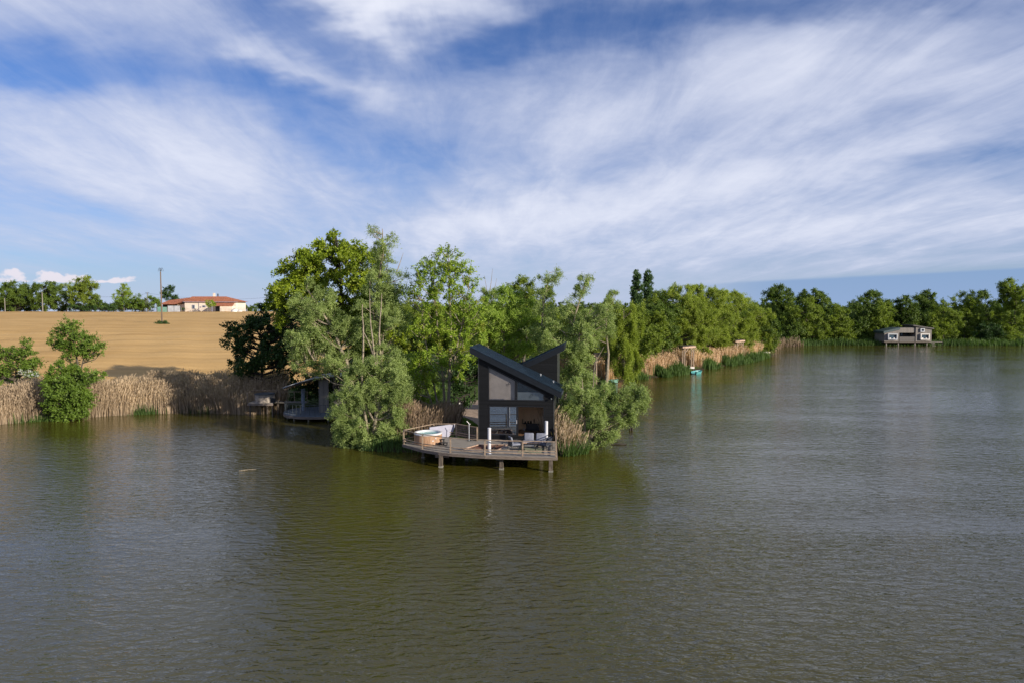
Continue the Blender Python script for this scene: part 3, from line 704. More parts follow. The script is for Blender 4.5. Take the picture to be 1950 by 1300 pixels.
# ------------------------------------------------------------------ terrace deck
DZ = 1.0
dk = lambda x, y, z=DZ: gnd(740 + x / 4.813, 640 + y / 4.813, z)
OUT = [dk(130, 985), dk(300, 1032), dk(460, 1058), dk(560, 1068), dk(885, 1090), dk(1235, 1100), dk(1545, 1106)]
Gb = CR + CX * (WD + .12) + CY * .1
BK = [Vector((Gb.x, Gb.y, DZ)), CR + CX * (WD + .1) + CY * 0, CR + CX * .0, dk(812, 832, 2.0), dk(735, 820, 2.0), dk(620, 800, 2.0), dk(415, 800, 2.0)]
for p in BK: p.z = DZ
BK[1] = Vector((Gb.x, Gb.y, DZ)); BK = BK[1:]
PLY = [p.copy() for p in OUT + BK]
HOLE = [dk(680, 1032), dk(826, 991), dk(1090, 992), dk(990, 1046)]
deck = empty('terrace_deck', (CR.x - 1, CR.y - 3, DZ), YAW, 'weathered grey timber terrace on piles in front of the black cabin', 'deck')
Minv = (Matrix.Translation(deck.location) @ Matrix.Rotation(YAW, 4, 'Z')).inverted()
L2 = lambda p: (Minv @ Vector(p))
pl = [L2(p).xy for p in PLY]; hl = [L2(p).xy for p in HOLE]
def scan(poly, y):
    xs = []
    for i in range(len(poly)):
        a, b_ = poly[i], poly[(i + 1) % len(poly)]
        if (a.y > y) != (b_.y > y): xs.append(a.x + (y - a.y) / (b_.y - a.y) * (b_.x - a.x))
    return sorted(xs)
bd = MB(); yy = min(p.y for p in pl); bw = .14
rb = random.Random(3)
while yy < max(p.y for p in pl):
    yc = yy + bw / 2; xs = scan(pl, yc); hx = scan(hl, yc)
    for a, b_ in zip(xs[::2], xs[1::2]):
        segs = [(a, b_)]
        if len(hx) >= 2: segs = [(a, hx[0] - .02), (hx[1] + .02, b_)]
        for s0, s1 in segs:
            cut = [s0]; x_ = s0 + rb.uniform(1, 3.5)
            while x_ < s1 - .5: cut.append(x_); x_ += rb.uniform(2.5, 4)
            cut.append(s1)
            for q0, q1 in zip(cut, cut[1:]): bd.box(((q0 + q1) / 2, yc, -.015 + rb.uniform(-.004, .004)), (q1 - q0 - .006, bw - .012, .03))
    yy += bw
bd.build('deck_boards', M['deck'], deck)
fa = MB()
for i in range(len(OUT) - 1):
    a, b_ = L2(OUT[i]), L2(OUT[i + 1]); n_ = Vector((b_.y - a.y, a.x - b_.x, 0)).normalized() * .03
    fa.bar(a + n_ + Vector((0, 0, -.05)), b_ + n_ + Vector((0, 0, -.05)), .035, .095); fa.bar(a + n_ * .3 + Vector((0, 0, -.155)), b_ + n_ * .3 + Vector((0, 0, -.155)), .05, .10)
a, b_ = L2(OUT[-1]), L2(BK[0]); fa.bar(a + Vector((.02, 0, -.10)), b_ + Vector((.02, 0, -.10)), .04, .19)
a, b_ = L2(OUT[0]), L2(BK[-1]); fa.bar(a + Vector((0, 0, -.10)), b_ + Vector((0, 0, -.10)), .04, .19)
fa.build('edge_board', M['deck_edge'], deck)
jo = MB()
for i in range(15):
    x_ = min(p.x for p in pl) + .5 + i * .68; pt = [Vector((p.y, p.x)) for p in pl]; ys = scan(pt, x_)
    if len(ys) >= 2: jo.box((x_, (ys[0] + ys[-1]) / 2 + .05, -.16), (.07, ys[-1] - ys[0] - .25, .18))
jo.build('joist', M['pile_wood'], deck)
# piles with concrete feet
for (x_, y_, zt) in ((1487, 1240, 0), (1035, 1216, 0), (480, 1196, 0), (715, 1130, 0), (318, 1112, 0), (1000, 1120, 0), (1400, 1120, 0), (600, 1100, 0)):
    p = L2(dk(x_, y_, 0.0)); w = .26 if x_ in (1487, 1035, 480) else .2
    b = MB(); b.box((p.x, p.y, -.56), (w - .02, w - .02, .70)); b.box((p.x, p.y, -.75 + .22), (w + .0, w, .12)) if 0 else None
    b.build('pile', M['pile_wood'], deck)
    b = MB(); b.box((p.x, p.y, -1.0 - .3 - .045), (w + .02, w + .02, .86)); b.build('pile_foot', M['concrete'], deck)
b = MB(); p = L2(dk(490, 1100, .62)); b.box((p.x, p.y, -.36), (.95, .12, .16)); b.build('pile_cap', M['deck_edge'], deck)
# railing
def rail_line(pts, heights, name='rail'):
    for h_ in heights:
        b = MB()
        for p0, p1 in zip(pts, pts[1:]):
            a = L2(p0) + Vector((0, 0, h_)); b_ = L2(p1) + Vector((0, 0, h_)); b.bar(a, b_, .075 if h_ > .8 else .045, .045 if h_ > .8 else .06)
        b.build(name, M['rail_wood'], deck)
fpost = [dk(130, 985), dk(303, 1031), dk(563, 1066), dk(886, 1088), dk(1236, 1098), dk(1545, 1104)]
inn = [p + (Vector((deck.location.x, deck.location.y + 1, DZ)) - p).normalized() * .07 for p in fpost]
rail_line(inn, (1.0, .36, .19))
g0 = Vector((Gb.x, Gb.y - .25, DZ)); mid = inn[-1].lerp(g0, .55)
rail_line([inn[-1], mid, g0], (1.0, .36, .19))
bpost = [inn[0], BK[-1], BK[-2], BK[-3], BK[-4]]
rail_line(bpost, (1.0, .36, .19))
for p in inn + [mid, g0] + bpost[1:]:
    a = L2(p); b = MB(); b.box((a.x, a.y, .46), (.09, .09, 1.0)); b.build('rail_post', M['rail_wood'], deck)
a = L2(BK[-1].lerp(BK[-2], .5)); b = MB(); b.box((a.x, a.y, .46), (.09, .09, 1.0)); b.build('rail_post', M['rail_wood'], deck)
for q, (p0, p1) in enumerate(((BK[-2], BK[-3]), (BK[-3], BK[-4]))):   # planked infill at the back
    b = MB()
    for h_ in (.12, .28, .44, .60, .76, .9):
        b.bar(L2(p0) + Vector((0, .05, h_)), L2(p1) + Vector((0, .05, h_)), .02, .11)
    b.build('infill_board', M['pile_wood'], deck)
# net in the floor
nf = MB(); hq = [L2(p) for p in HOLE]
for i in range(4): nf.bar(hq[i] + Vector((0, 0, .01)), hq[(i + 1) % 4] + Vector((0, 0, .01)), .10, .05)
no = nf.build('net_frame', M['net_frame'], deck)
nn_ = MB(); N_ = 26
for i in range(N_ + 1):
    t = i / N_
    def bil(u, v): return hq[0].lerp(hq[3], u).lerp(hq[1].lerp(hq[2], u), v) + Vector((0, 0, -.06 - .16 * math.sin(math.pi * u) * math.sin(math.pi * v)))
    for k in range(8):
        nn_.bar(bil(t, k / 8), bil(t, (k + 1) / 8), .022); nn_.bar(bil(k / 8, t), bil((k + 1) / 8, t), .022)
nn_.build('net', M['net'], no)

# white steel piles through the deck
def white_pile(px, py, hgt_, label):
    p = gnd(px, py, DZ); e_ = empty('mooring_pile', (p.x, p.y, DZ - 2.0 + .0), 0, label, 'pile', 'white steel piles standing through the terrace')
    b = MB(); b.tube([(0, 0, 1.72), (0, 0, 2.0 + hgt_)], .112, 20); b.build('tube', M['white_steel'], e_, smooth=True)
    b = MB(); b.lathe((0, 0, 2.0 + hgt_), [(.118, -.04), (.122, 0), (.10, .03), (0, .035)], 20); b.build('cap', M['white_steel'], e_)
    b = MB()
    b.lathe((0, 0, 2.0), [(.113, .012), (.18, .012), (.18, .03), (.113, .035)], 20); b.build('collar', M['white_steel'], e_)
white_pile(931.8, 863.5, 1.72, 'white steel pile at the front edge of the terrace beside the net')
white_pile(1040.3, 848, 1.72, 'white steel pile behind the right armchair near the cabin corner')

# ------------------------------------------------------------------ hot tub, cover, steps
tp = gnd(740 + 362 / 4.813, 843.5, DZ)
tub = empty('hot_tub', (tp.x, tp.y, DZ + .002), 0, 'round wooden hot tub with a white rim on the terrace', 'hot tub')
TR = .97
b = MB(); n_ = 56
for i in range(n_):
    t = 2 * math.pi * (i + .5) / n_; b.box((TR * math.cos(t), TR * math.sin(t), .37), (.05, 2 * math.pi * TR / n_ - .008, .72), t)
b.build('staves', mat('tub_staves', (.42, .25, .15), .6, 0, .18, 2.2, stretch=(3, 3, .5)), tub)
b = MB(); b.lathe((0, 0, 0), [(TR - .03, .02), (TR - .03, .74)], 48); b.build('shell', M['net_frame'], tub)
b = MB(); b.lathe((0, 0, .72), [(TR + .0, -.03), (TR + .045, 0), (TR + .05, .06), (TR + .01, .105), (TR - .08, .115), (TR - .14, .09), (TR - .17, .02), (TR - .22, -.3), (TR - .35, -.38), (0, -.38)], 56)
b.build('rim', M['tub_white'], tub, smooth=True)
b = MB(); b.lathe((0, 0, .72), [(TR - .165, .0), (0, .0)], 48); b.build('water', M['tub_water'], tub)
b = MB(); b.box((TR * math.cos(R(-62)), TR * math.sin(R(-62)) - .03, .35), (.12, .02, .06), R(28)); b.build('control_panel', M['tub_white'], tub)
b = MB(); b.tube([(TR * math.cos(R(-50)), TR * math.sin(R(-50)) - .02, .52), (TR * math.cos(R(-50)) + .02, TR * math.sin(R(-50)) - .06, .52)], .045, 10); b.build('tub_light', M['tub_white'], tub)
# folded cover standing on its lifter
e0 = pix(740 + 372 / 4.813, 640 + 832 / 4.813, 50.1); e1 = pix(740 + 607 / 4.813, 640 + 799 / 4.813, 51.2)
cdv = Vector((e1.x - e0.x, e1.y - e0.y, 0)); cang = math.atan2(cdv.y, cdv.x); rad_ = cdv.length / 2
cm = (e0 + e1) / 2; ztop = max(e0.z, e1.z)
cov_ = empty('tub_cover', (cm.x, cm.y, DZ + .2), cang, 'pale lilac folded half round cover standing beside the hot tub', 'cover')
L_ = rad_; hh = 1.08; pts = [(-L_, hh)] + [(L_ * math.cos(math.pi + math.pi * i / 24) * 1.0, hh + (hh - .02) * 1.0 * math.sin(math.pi + math.pi * i / 24)) for i in range(1, 24)] + [(L_, hh)]
sk_ = .26
def csk(x, z): return (x, z + (ztop + e0.z if e0.z < e1.z else ztop + e1.z) * 0 + (cm.z - DZ - .2 - hh) + (e1.z - e0.z) / 2 * (x / L_))
b = MB(); b.prism([csk(*p) for p in pts], -.05, .0, 'Y'); ob = b.build('cover_panel', M['cover_white'], cov_); add_bevel(ob, .02, 2)
b = MB(); b.prism([csk(*p) for p in pts], .012, .07, 'Y'); ob = b.build('cover_panel', M['black_metal'], cov_); add_bevel(ob, .02, 2)
b = MB(); b.bar((*((-L_ - .02), .01), csk(-L_, hh + .025)[1]), (L_ + .02, .01, csk(L_, hh + .025)[1]), .15, .035); b.build('hinge_strip', M['black_fab'], cov_)
for sx in (-.7, .7): b = MB(); b.tube([(sx, .10, csk(sx, hh)[1] - .1), (sx * .8, .12, -.2)], .018, 8); b.build('lifter_arm', M['black_metal'], cov_)
sp_ = gnd(740 + 486 / 4.813, 640 + 994 / 4.813, DZ)
stp = empty('tub_steps', (sp_.x, sp_.y, DZ + .002), R(-8), 'small black two tread step stool in front of the hot tub', 'steps')
b = MB(); b.box((.16, -.12, .19), (.62, .3, .03)); b.build('tread', M['black_fab'], stp)
b = MB(); b.box((-.16, .16, .38), (.66, .3, .03)); b.build('tread', M['black_fab'], stp)
for x_ in (-.44, .12): b = MB(); b.box((x_, .15, .18), (.03, .3, .36)); b.build('side_panel', M['black_fab'], stp)
for x_ in (-.1, .42): b = MB(); b.box((x_, -.12, .087), (.03, .28, .175)); b.build('side_panel', M['black_fab'], stp)
# garden shower / tap stand at the back rail
tpp = BK[-4].lerp(BK[-3], .5)
tp_ = gnd(740 + 738 / 4.813, 640 + 955 / 4.813, DZ)
sh = empty('tap_stand', (tp_.x, tp_.y, DZ + .002), 0, 'thin grey metal stand with forked top by the back rail', 'stand')
b = MB(); b.tube([(0, 0, .0), (0, 0, 1.28)], .026, 8); b.build('pole', M['sheet_grey'], sh)
b = MB(); b.tube([(0, 0, 1.25), (-.17, -.03, 1.45)], .03, 6); b.tube([(0, 0, 1.15), (.12, 0, 1.25)], .018, 6); b.build('fork', M['white_paint'], sh)
b = MB(); b.lathe((0, 0, 0), [(.0, .015), (.16, .015), (.16, 0), (0, 0)], 16); b.build('foot', M['iron'], sh)

# ------------------------------------------------------------------ lounge furniture
def sofa(px, py, rz):
    p = gnd(px, py, DZ); e_ = empty('garden_sofa', (p.x, p.y, DZ + .002), rz, 'grey two seat garden sofa against the cabin front', 'sofa')
    b = MB()
    for x_ in (-.85, .85):
        b.bar((x_, -.35, 0), (x_, -.35, .60), .05); b.bar((x_, .35, 0), (x_, .40, .72), .05); b.bar((x_, -.37, .60), (x_, .40, .60), .06, .03); b.bar((x_, -.35, .26), (x_, .35, .26), .04)
    b.bar((-.85, -.35, .26), (.85, -.35, .26), .04); b.bar((-.85, .40, .70), (.85, .40, .70), .04)
    for i in range(9): b.bar((-.7 + i * .175, .37, .28), (-.7 + i * .175, .40, .70), .012)
    b.build('frame', M['black_metal'], e_)
    for x_ in (-.42, .42): b = MB(); b.rbox((x_, -.02, .36), (.80, .70, .16), .05); b.build('seat_cushion', M['cushion'], e_, smooth=True)
    for x_ in (-.42, .42): b = MB(); b.rbox((x_, .27, .66), (.66, .17, .52), .07, rx=R(-14)); b.build('back_cushion', M['cushion'], e_, smooth=True)
    b = MB(); b.rbox((.0, -.36, .32), (1.55, .05, .09), .02); b.build('front_strip', M['net_frame'], e_)
    return e_
def armchair(px, py, rz, label):
    p = gnd(px, py, DZ); e_ = empty('garden_armchair', (p.x, p.y, DZ + .002), rz, label, 'armchair', 'black garden armchairs on the terrace')
    b = MB()
    for x_ in (-.34, .34):
        b.tube([(x_, -.34, 0), (x_, -.33, .60), (x_, .36, .60), (x_, .42, 0)], .02, 6); b.tube([(x_, -.32, .30), (x_, .38, .24)], .017, 6)
    b.tube([(-.34, -.32, .30), (.34, -.32, .30)], .017, 6); b.tube([(-.34, .38, .24), (.34, .38, .24)], .017, 6)
    b.tube([(-.34, .36, .58), (-.32, .50, .86), (.32, .50, .86), (.34, .36, .58)], .02, 6)
    for i in range(8): x_ = -.26 + i * .075; b.tube([(x_, .37, .26), (x_, .49, .86)], .008, 5)
    b.build('frame', M['black_metal'], e_)
    b = MB(); b.rbox((0, .02, .36), (.60, .64, .13), .05); b.build('seat_cushion', M['cushion_dark'] if 'right' in label else M['cushion'], e_, smooth=True)
    b = MB(); b.rbox((0, .33, .66), (.56, .14, .48), .06, rx=R(-14)); b.build('back_cushion', M['cushion_dark'] if 'right' in label else M['cushion'], e_, smooth=True)
    return e_
sofa(740 + 1338 / 4.813, 640 + 1010 / 4.813, YAW)
armchair(740 + 1160 / 4.813, 640 + 1032 / 4.813, R(112), 'black metal armchair left of the sofa with pale grey cushions')
armchair(740 + 1432 / 4.813, 640 + 1034 / 4.813, R(-128), 'black metal armchair right of the coffee table with dark cushions')
p = gnd(740 + 1292 / 4.813, 640 + 1050 / 4.813, DZ)
ct = empty('coffee_table', (p.x, p.y, DZ + .002), YAW, 'low black framed coffee table with a glass top before the sofa', 'table')
b = MB(); b.rbox((0, 0, .37), (.86, .52, .03), .012); b.build('table_top', mat('table_top', (.16, .15, .12), .12, 0, .1), ct)
b = MB()
for y_ in (-.26, .26): b.bar((-.43, y_, .34), (.43, y_, .34), .03)
for x_ in (-.43, .43): b.bar((x_, -.26, .34), (x_, .26, .34), .03)
b.build('frame', M['frame'], ct)
for x_ in (-.41, .41):
    for y_ in (-.24, .24): b = MB(); b.bar((x_, y_, 0), (x_, y_, .33), .03); b.build('leg', M['frame'], ct)
p = gnd(740 + 1280 / 4.813, 640 + 1050 / 4.813, DZ)
rug = empty('outdoor_rug', (p.x + .2, p.y + .3, DZ), YAW, 'flat sage green rug under the coffee table', 'rug')
b = MB(); b.box((0, 0, .010), (1.7, 1.5, .012)); b.build('mat', mat('rug', (.24, .25, .15), .95, 0, .15, 8), rug)

# ------------------------------------------------------------------ second shelter on the left bay
SY = 66.5
s0 = gnd(600, 797, 0)
p = pix(503, 764, 67.5)
pf = empty('tub_platform', (p.x, p.y, 0), 0, 'small grey timber platform on stilts among the reeds', 'platform')
b = MB(); z_ = p.z
for i in range(9): b.box((0, -.95 + i * .21, z_ - .02), (2.7 - .3 * abs(i - 4) / 4, .2, .04))
b.build('platform_floor', M['deck'], pf)
b = MB(); b.box((0, -1.07, z_ - .14), (2.5, .05, .2)); b.build('edge_board', M['deck_edge'], pf)
for x_ in (-1.1, 1.1):
    for y_ in (-.8, .8): b = MB(); b.box((x_, y_, z_ / 2 - .5), (.14, .14, z_ + .9)); b.build('stilt', M['pile_wood'], pf)
b = MB()
for x_, y_ in ((-1.3, -.9), (-1.3, .9), (1.2, .9), (-.5, .95)): b.bar((x_, y_, z_), (x_, y_, z_ + 1.0), .06)
b.bar((-1.3, -.9, z_ + 1.0), (-1.3, .9, z_ + 1.0), .07, .04); b.bar((-1.3, .9, z_ + 1.0), (1.2, .9, z_ + 1.0), .07, .04); b.bar((-1.3, .9, z_ + .5), (1.2, .9, z_ + .5), .04); b.build('railing', M['rail_wood'], pf)
tb2 = empty('hot_tub', (p.x + .1, p.y - .05, z_ + .002), 0, 'grey hot tub under a dark lid on the small reed platform', 'hot tub')
b = MB()
for i in range(44):
    t = 2 * math.pi * i / 44; b.box((.92 * math.cos(t), .92 * math.sin(t), .38), (.05, .122, .74), t)
b.lathe((0, 0, 0), [(.9, .02), (.9, .75)], 36); b.build('staves', mat('tub_grey', (.34, .29, .25), .7, 0, .2, 4), tb2)
b = MB(); b.lathe((0, 0, .76), [(.97, 0), (.98, .05), (.9, .09), (0, .12)], 36); b.build('lid', M['iron'], tb2)
b = MB(); b.box((1.0, -.5, .2), (.4, .3, .4)); b.build('step', M['black_fab'], tb2)
# open shelter with a curved roof
p = pix(612, 787, SY)
sh2 = empty('curved_shelter', (p.x, p.y, 0), 0, 'open waterside shelter with a curved dark roof left of the big willow', 'shelter')
zf_ = pix(600, 779, SY + .8).z
b = MB(); n_ = 28
def circ(r, k=n_, cx=0, cy=0): return [(cx + r * 1.15 * math.cos(2 * math.pi * i / k), cy + r * math.sin(2 * math.pi * i / k)) for i in range(k)]
b.prism(circ(3.1), zf_ - .12, zf_, 'Z'); b.build('floor', mat('floor_blue', (.13, .16, .20), .75, 0, .2, 3, stretch=(1, 6, 1)), sh2)
b = MB(); b.prism(circ(3.14), zf_ - .34, zf_ - .125, 'Z'); b.build('edge_board', M['deck_edge'], sh2)
for a_ in (200, 232, 262, 295, 330): b = MB(); b.tube([(3.2 * math.cos(R(a_)), 2.8 * math.sin(R(a_)), -1.2), (3.2 * math.cos(R(a_)), 2.8 * math.sin(R(a_)), zf_ - .34)], .09, 8); b.build('pile', M['concrete'], sh2)
rp = MB()
ang = [R(170 + i * 8) for i in range(18)]
for a_ in ang: rp.bar((3.45 * math.cos(a_), 3.0 * math.sin(a_), zf_), (3.45 * math.cos(a_), 3.0 * math.sin(a_), zf_ + .95), .03)
for a0_, a1_ in zip(ang, ang[1:]): rp.bar((3.45 * math.cos(a0_), 3.0 * math.sin(a0_), zf_ + .97), (3.45 * math.cos(a1_), 3.0 * math.sin(a1_), zf_ + .97), .05, .035)
rp.build('railing', M['iron'], sh2)
col_x = pix(575, 740, SY).x - p.x
b = MB(); b.tube([(col_x, .3, zf_), (col_x + .02, .3, zf_ + 2.15)], [.15, .2], 14); b.build('column', M['blue_grey'], sh2)
rz0 = pix(552, 733, SY).z; x00 = pix(552, 733, SY).x - p.x; rzt = pix(612, 712, SY).z
b = MB(); prof = []
K_ = 14
for i in range(K_ + 1):
    t = i / K_; x_ = x00 + t * 5.4; z_2 = rz0 + (rzt - rz0) * math.sin(math.pi * (t * .92) / 1.0 * .62) / math.sin(math.pi * .5); prof.append((x_, z_2))
b.prism(prof + [(x, z - .10) for x, z in reversed(prof)], -2.0, 3.4, 'Y'); rf_ = b.build('roof', M['black_metal'], sh2)
b = MB()
for (xa, za), (xb, zb) in zip(prof, prof[1:]): b.bar((xa, -2.04, za + .0), (xb, -2.04, zb + .0), .05, .07)
b.build('roof_edge', M['sheet_grey'], rf_)
for i in range(9):
    b = MB(); y_ = -1.7 + i * .6
    for (xa, za), (xb, zb) in zip(prof[::2], prof[2::2]): b.bar((xa, y_, za - .18), (xb, y_, zb - .18), .07, .14)
    b.build('rafter', M['pile_wood'], rf_)
wx = pix(617, 740, SY).x - p.x
b = MB(); b.box((wx + .3, -1.2, (zf_ + rzt) / 2 - .05), (.95, .12, rzt - zf_ + .25)); b.build('screen_wall', M['grey_wood'], sh2)
b = MB(); b.box((wx + 1.9, 1.2, (zf_ + rzt) / 2 - .2), (2.6, .14, rzt - zf_ - .3)); b.build('screen_wall', M['grey_wood'], sh2)
# walkway from the platform to the shelter
wk = empty('walkway', (pix(545, 767, 68.6).x, 68.6, 0), 0, 'narrow grey boardwalk between the reed platform and the curved shelter', 'walkway')
zz_ = pix(545, 765, 68.6).z
b = MB(); b.box((0, 0, zz_), (4.4, .9, .08)); b.build('boards', M['deck'], wk)
for x_ in (-1.8, 0, 1.8): b = MB(); b.box((x_, -.3, zz_ / 2 - .5), (.12, .12, zz_ + .9)); b.build('stilt', M['pile_wood'], wk)
b = MB()
for x_ in (-2, -.7, .7, 2): b.bar((x_, .42, zz_), (x_, .42, zz_ + 1), .05)
b.bar((-2.1, .42, zz_ + 1), (2.1, .42, zz_ + 1), .06, .04); b.build('railing', M['rail_wood'], wk)

# ------------------------------------------------------------------ fishing gantries, pontoons, small boats on the right shore
def gantry(pxl, pyl, pxr, pyr, ybase, Y, label, lean=0):
    a = pix(pxl, pyl, Y); b_ = pix(pxr, pyr, Y + 1.2); c = (a + b_) / 2; z0 = hz1(c.x, c.y)
    e_ = empty('timber_gantry', (c.x, c.y, 0), 0, label, 'gantry', 'timber gantries on the reed shore')
    A = a - c; B = b_ - c; zt = c.z
    for q in (A, B):
        m_ = MB(); m_.bar((q.x, q.y, -.8), (q.x, q.y, zt + q.z - .1), .17); m_.build('post', M['rail_wood'], e_)
        m_ = MB(); m_.bar((q.x, q.y + 1.3, -.8), (q.x, q.y + 1.3, zt + q.z - .1), .17); m_.build('post', M['rail_wood'], e_)
    m_ = MB(); m_.bar((A.x - .35, A.y, zt + A.z), (B.x + .35, B.y, zt + B.z), .12, .30); m_.build('beam', M['plank_pale'], e_)
    m_ = MB(); m_.bar((A.x - .35, A.y + 1.3, zt + A.z), (B.x + .35, B.y + 1.3, zt + B.z), .12, .30); m_.build('beam', M['plank_pale'], e_)
    m_ = MB(); d_ = (B - A)
    for i in range(9):
        q = A - d_ * .1 + d_ * 1.2 * i / 8; m_.bar((q.x, q.y - .2, zt + q.z + .2), (q.x, q.y + 1.5, zt + q.z + .2), d_.length * .12, .05)
    m_.build('slat_top', M['pile_wood'], e_)
    m_ = MB()
    for q, s_ in ((A, 1), (B, -1)): m_.bar((q.x, q.y, zt + q.z - 1.0), (q.x + s_ * .7, q.y + (B - A).y / (B - A).x * s_ * .7, zt + q.z - .12), .10)
    m_.build('brace', M['rail_wood'], e_); return e_
gantry(1136, 676, 1156, 675, 730, 92, 'timber gantry left of the weeping willow above the near bush')
gantry(1304, 661, 1321, 660, 696, 113.5, 'tall timber gantry over the moored teal boat')
gantry(1404, 650, 1415, 649, 668, 131, 'farthest timber gantry rising from the reeds on the point')
def pontoon(px, py, Y, w, label, d_=1.6):
    p = pix(px, py, Y); e_ = empty('jetty', (p.x, p.y, 0), R(4), label, 'jetty', 'little timber jetties on the reed shore')
    m_ = MB()
    for i in range(8): m_.box((0, -d_ / 2 + (i + .5) * d_ / 8, p.z), (w, d_ / 8 - .02, .07))
    m_.build('boards', M['plank_pale'], e_)
    m_ = MB(); m_.box((0, -d_ / 2 - .03, p.z - .12), (w, .05, .26)); m_.build('edge_board', M['white_paint'], e_)
    for sx in (-1, 1): m_ = MB(); m_.box((sx * w * .42, -d_ * .4, p.z / 2 - .4), (.15, .15, p.z + .7)); m_.build('pile', M['pile_wood'], e_)
    return e_
pontoon(1312, 697.5, 113.5, 1.3, 'little timber jetty beside the teal boat')
pontoon(1454, 669, 149, 2.2, 'little timber jetty at the tip of the reed point')
def plank_stack(px, py, Y, w, n, label):
    p = pix(px, py, Y); g_ = hz1(p.x, p.y); e_ = empty('plank_stack', (p.x, p.y, g_), R(5), label, 'plank stack')
    m_ = MB(); rn = random.Random(5)
    for i in range(n):
        z_ = .12 + i * (max(p.z - g_, 1.2)) / n; m_.box((rn.uniform(-.15, .15), rn.uniform(-.2, .2), z_), (w * rn.uniform(.8, 1), 1.0, .07), rn.uniform(-.05, .05))
    m_.build('planks', M['plank_pale'], e_)
    m_ = MB()
    for sx in (-1, 1): m_.box((sx * w * .35, 0, max(p.z - g_, 1.2) / 2), (.12, .8, max(p.z - g_, 1.2)))
    m_.build('bearers', M['pile_wood'], e_)
plank_stack(1271, 680, 118, 1.5, 7, 'pile of pale planks in the brown reeds left of the tall gantry')
def rowboat(px, py, Y, L, rz, m_, label):
    p = pix(px, py, Y); e_ = empty('rowing_boat', (p.x, p.y, 0), rz, label, 'boat', 'teal boats by the reed shore')
    N = 12; out = []; inn_ = []; bot = []
    for i in range(N + 1):
        t = i / N; x_ = (t - .5) * L; w = .62 * (1 - max(0, (t - .55) / .45) ** 2.2) * (.86 + .14 * min(1, t * 4)); sh_ = .42 + .12 * max(0, t - .5) * 2
        out.append((x_, max(w, .02), sh_)); bot.append((x_ * .92, max(w, .02) * .7, -.06 + .25 * max(0, t - .75)))
    vs = []; fs = []
    for (x, w, z), (x2, w2, z2) in zip(out, bot):
        vs += [(x, -w, z), (x2, -w2, z2), (x2, w2, z2), (x, w, z), (x, max(w - .06, 0), z), (x2, max(w2 - .05, 0), z2 + .06), (x2, -max(w2 - .05, 0), z2 + .06), (x, -max(w - .06, 0), z)]
    for i in range(N):
        for k_ in range(8): fs.append((i * 8 + k_, i * 8 + (k_ + 1) % 8, (i + 1) * 8 + (k_ + 1) % 8, (i + 1) * 8 + k_))
    fs.append(tuple(range(8))); fs.append(tuple(N * 8 + k_ for k_ in range(8)))
    q = MB(); q.add(vs, fs); q.build('hull', m_, e_)
    for x_ in (-.28 * L, .12 * L): q = MB(); q.box((x_, 0, .30), (.25, .98, .04)); q.build('thwart', M['teal'], e_)
    return e_
rowboat(1328, 706, 109.5, 2.4, R(48), M['teal'], 'teal rowing boat moored by the tall gantry jetty')
rowboat(1161, 727, 96, 2.6, R(15), M['sheet_green'], 'pale green boat hidden behind the near waterside bush')
# pair of mooring stakes in open water and a sunken log
for px_, lb in ((1199.5, 'left one of two dark stakes standing in open water'), (1203.4, 'right one of two dark stakes standing in open water')):
    p = gnd(px_, 818.5); e_ = empty('mooring_stake', (p.x, p.y, -1.0), 0, lb, 'stake', 'dark stakes in open water')
    b = MB(); b.tube([(0, 0, 0), (.01, 0, 1.0), (.02, 0, 1.62)], [.09, .09, .085], 10); b.build('post', M['post_dark'], e_)
    b = MB(); b.tube([(.02, 0, 1.622), (.02, 0, 1.64)], [.088, .06], 10); b.build('post_top', M['pile_wood'], e_)
p = gnd(1182, 846.5); lg = empty('floating_log', (p.x, p.y, 0), R(-6), 'dark log lying in the water beside the near bush', 'log')
b = MB(); b.tube([(-1.0, .1, -.02), (-.3, 0, .05), (.45, 0, .03)], [.06, .10, .08], 8); b.build('wood', M['bark_dark'], lg)
p = gnd(472, 895); lg = empty('floating_twig', (p.x, p.y, 0), R(8), 'pale forked twig floating in open water on the left', 'twig')
b = MB(); b.tube([(-.55, 0, .0), (0, .03, .04), (.5, .12, .03)], [.025, .035, .015], 6); b.tube([(.0, .03, .04), (.3, -.10, .06)], [.025, .012], 5); b.build('wood', M['bark_pale'], lg)
# white garden chairs on the far lawn
def far_chair(px, py, Y, rz, label):
    p = on(px, Y); e_ = empty('garden_chair', p, rz, label, 'chair', 'white garden chairs on the shaded lawn')
    b = MB(); b.box((0, 0, .45), (.6, .6, .06)); b.build('seat', M['white_paint'], e_)
    b = MB(); b.box((0, .29, .85), (.6, .06, .75)); b.build('backrest', M['white_paint'], e_)
    for sx in (-1, 1):
        for sy in (-1, 1): b = MB(); b.box((sx * .27, sy * .25, .21), (.07, .07, .42)); b.build('leg', M['white_paint'], e_)
    return e_
c0 = far_chair(1231, 655, 135, R(20), 'left white garden chair on the shaded lawn under the willows')
far_chair(1240, 655, 135, R(-25), 'right white garden chair on the shaded lawn under the willows')
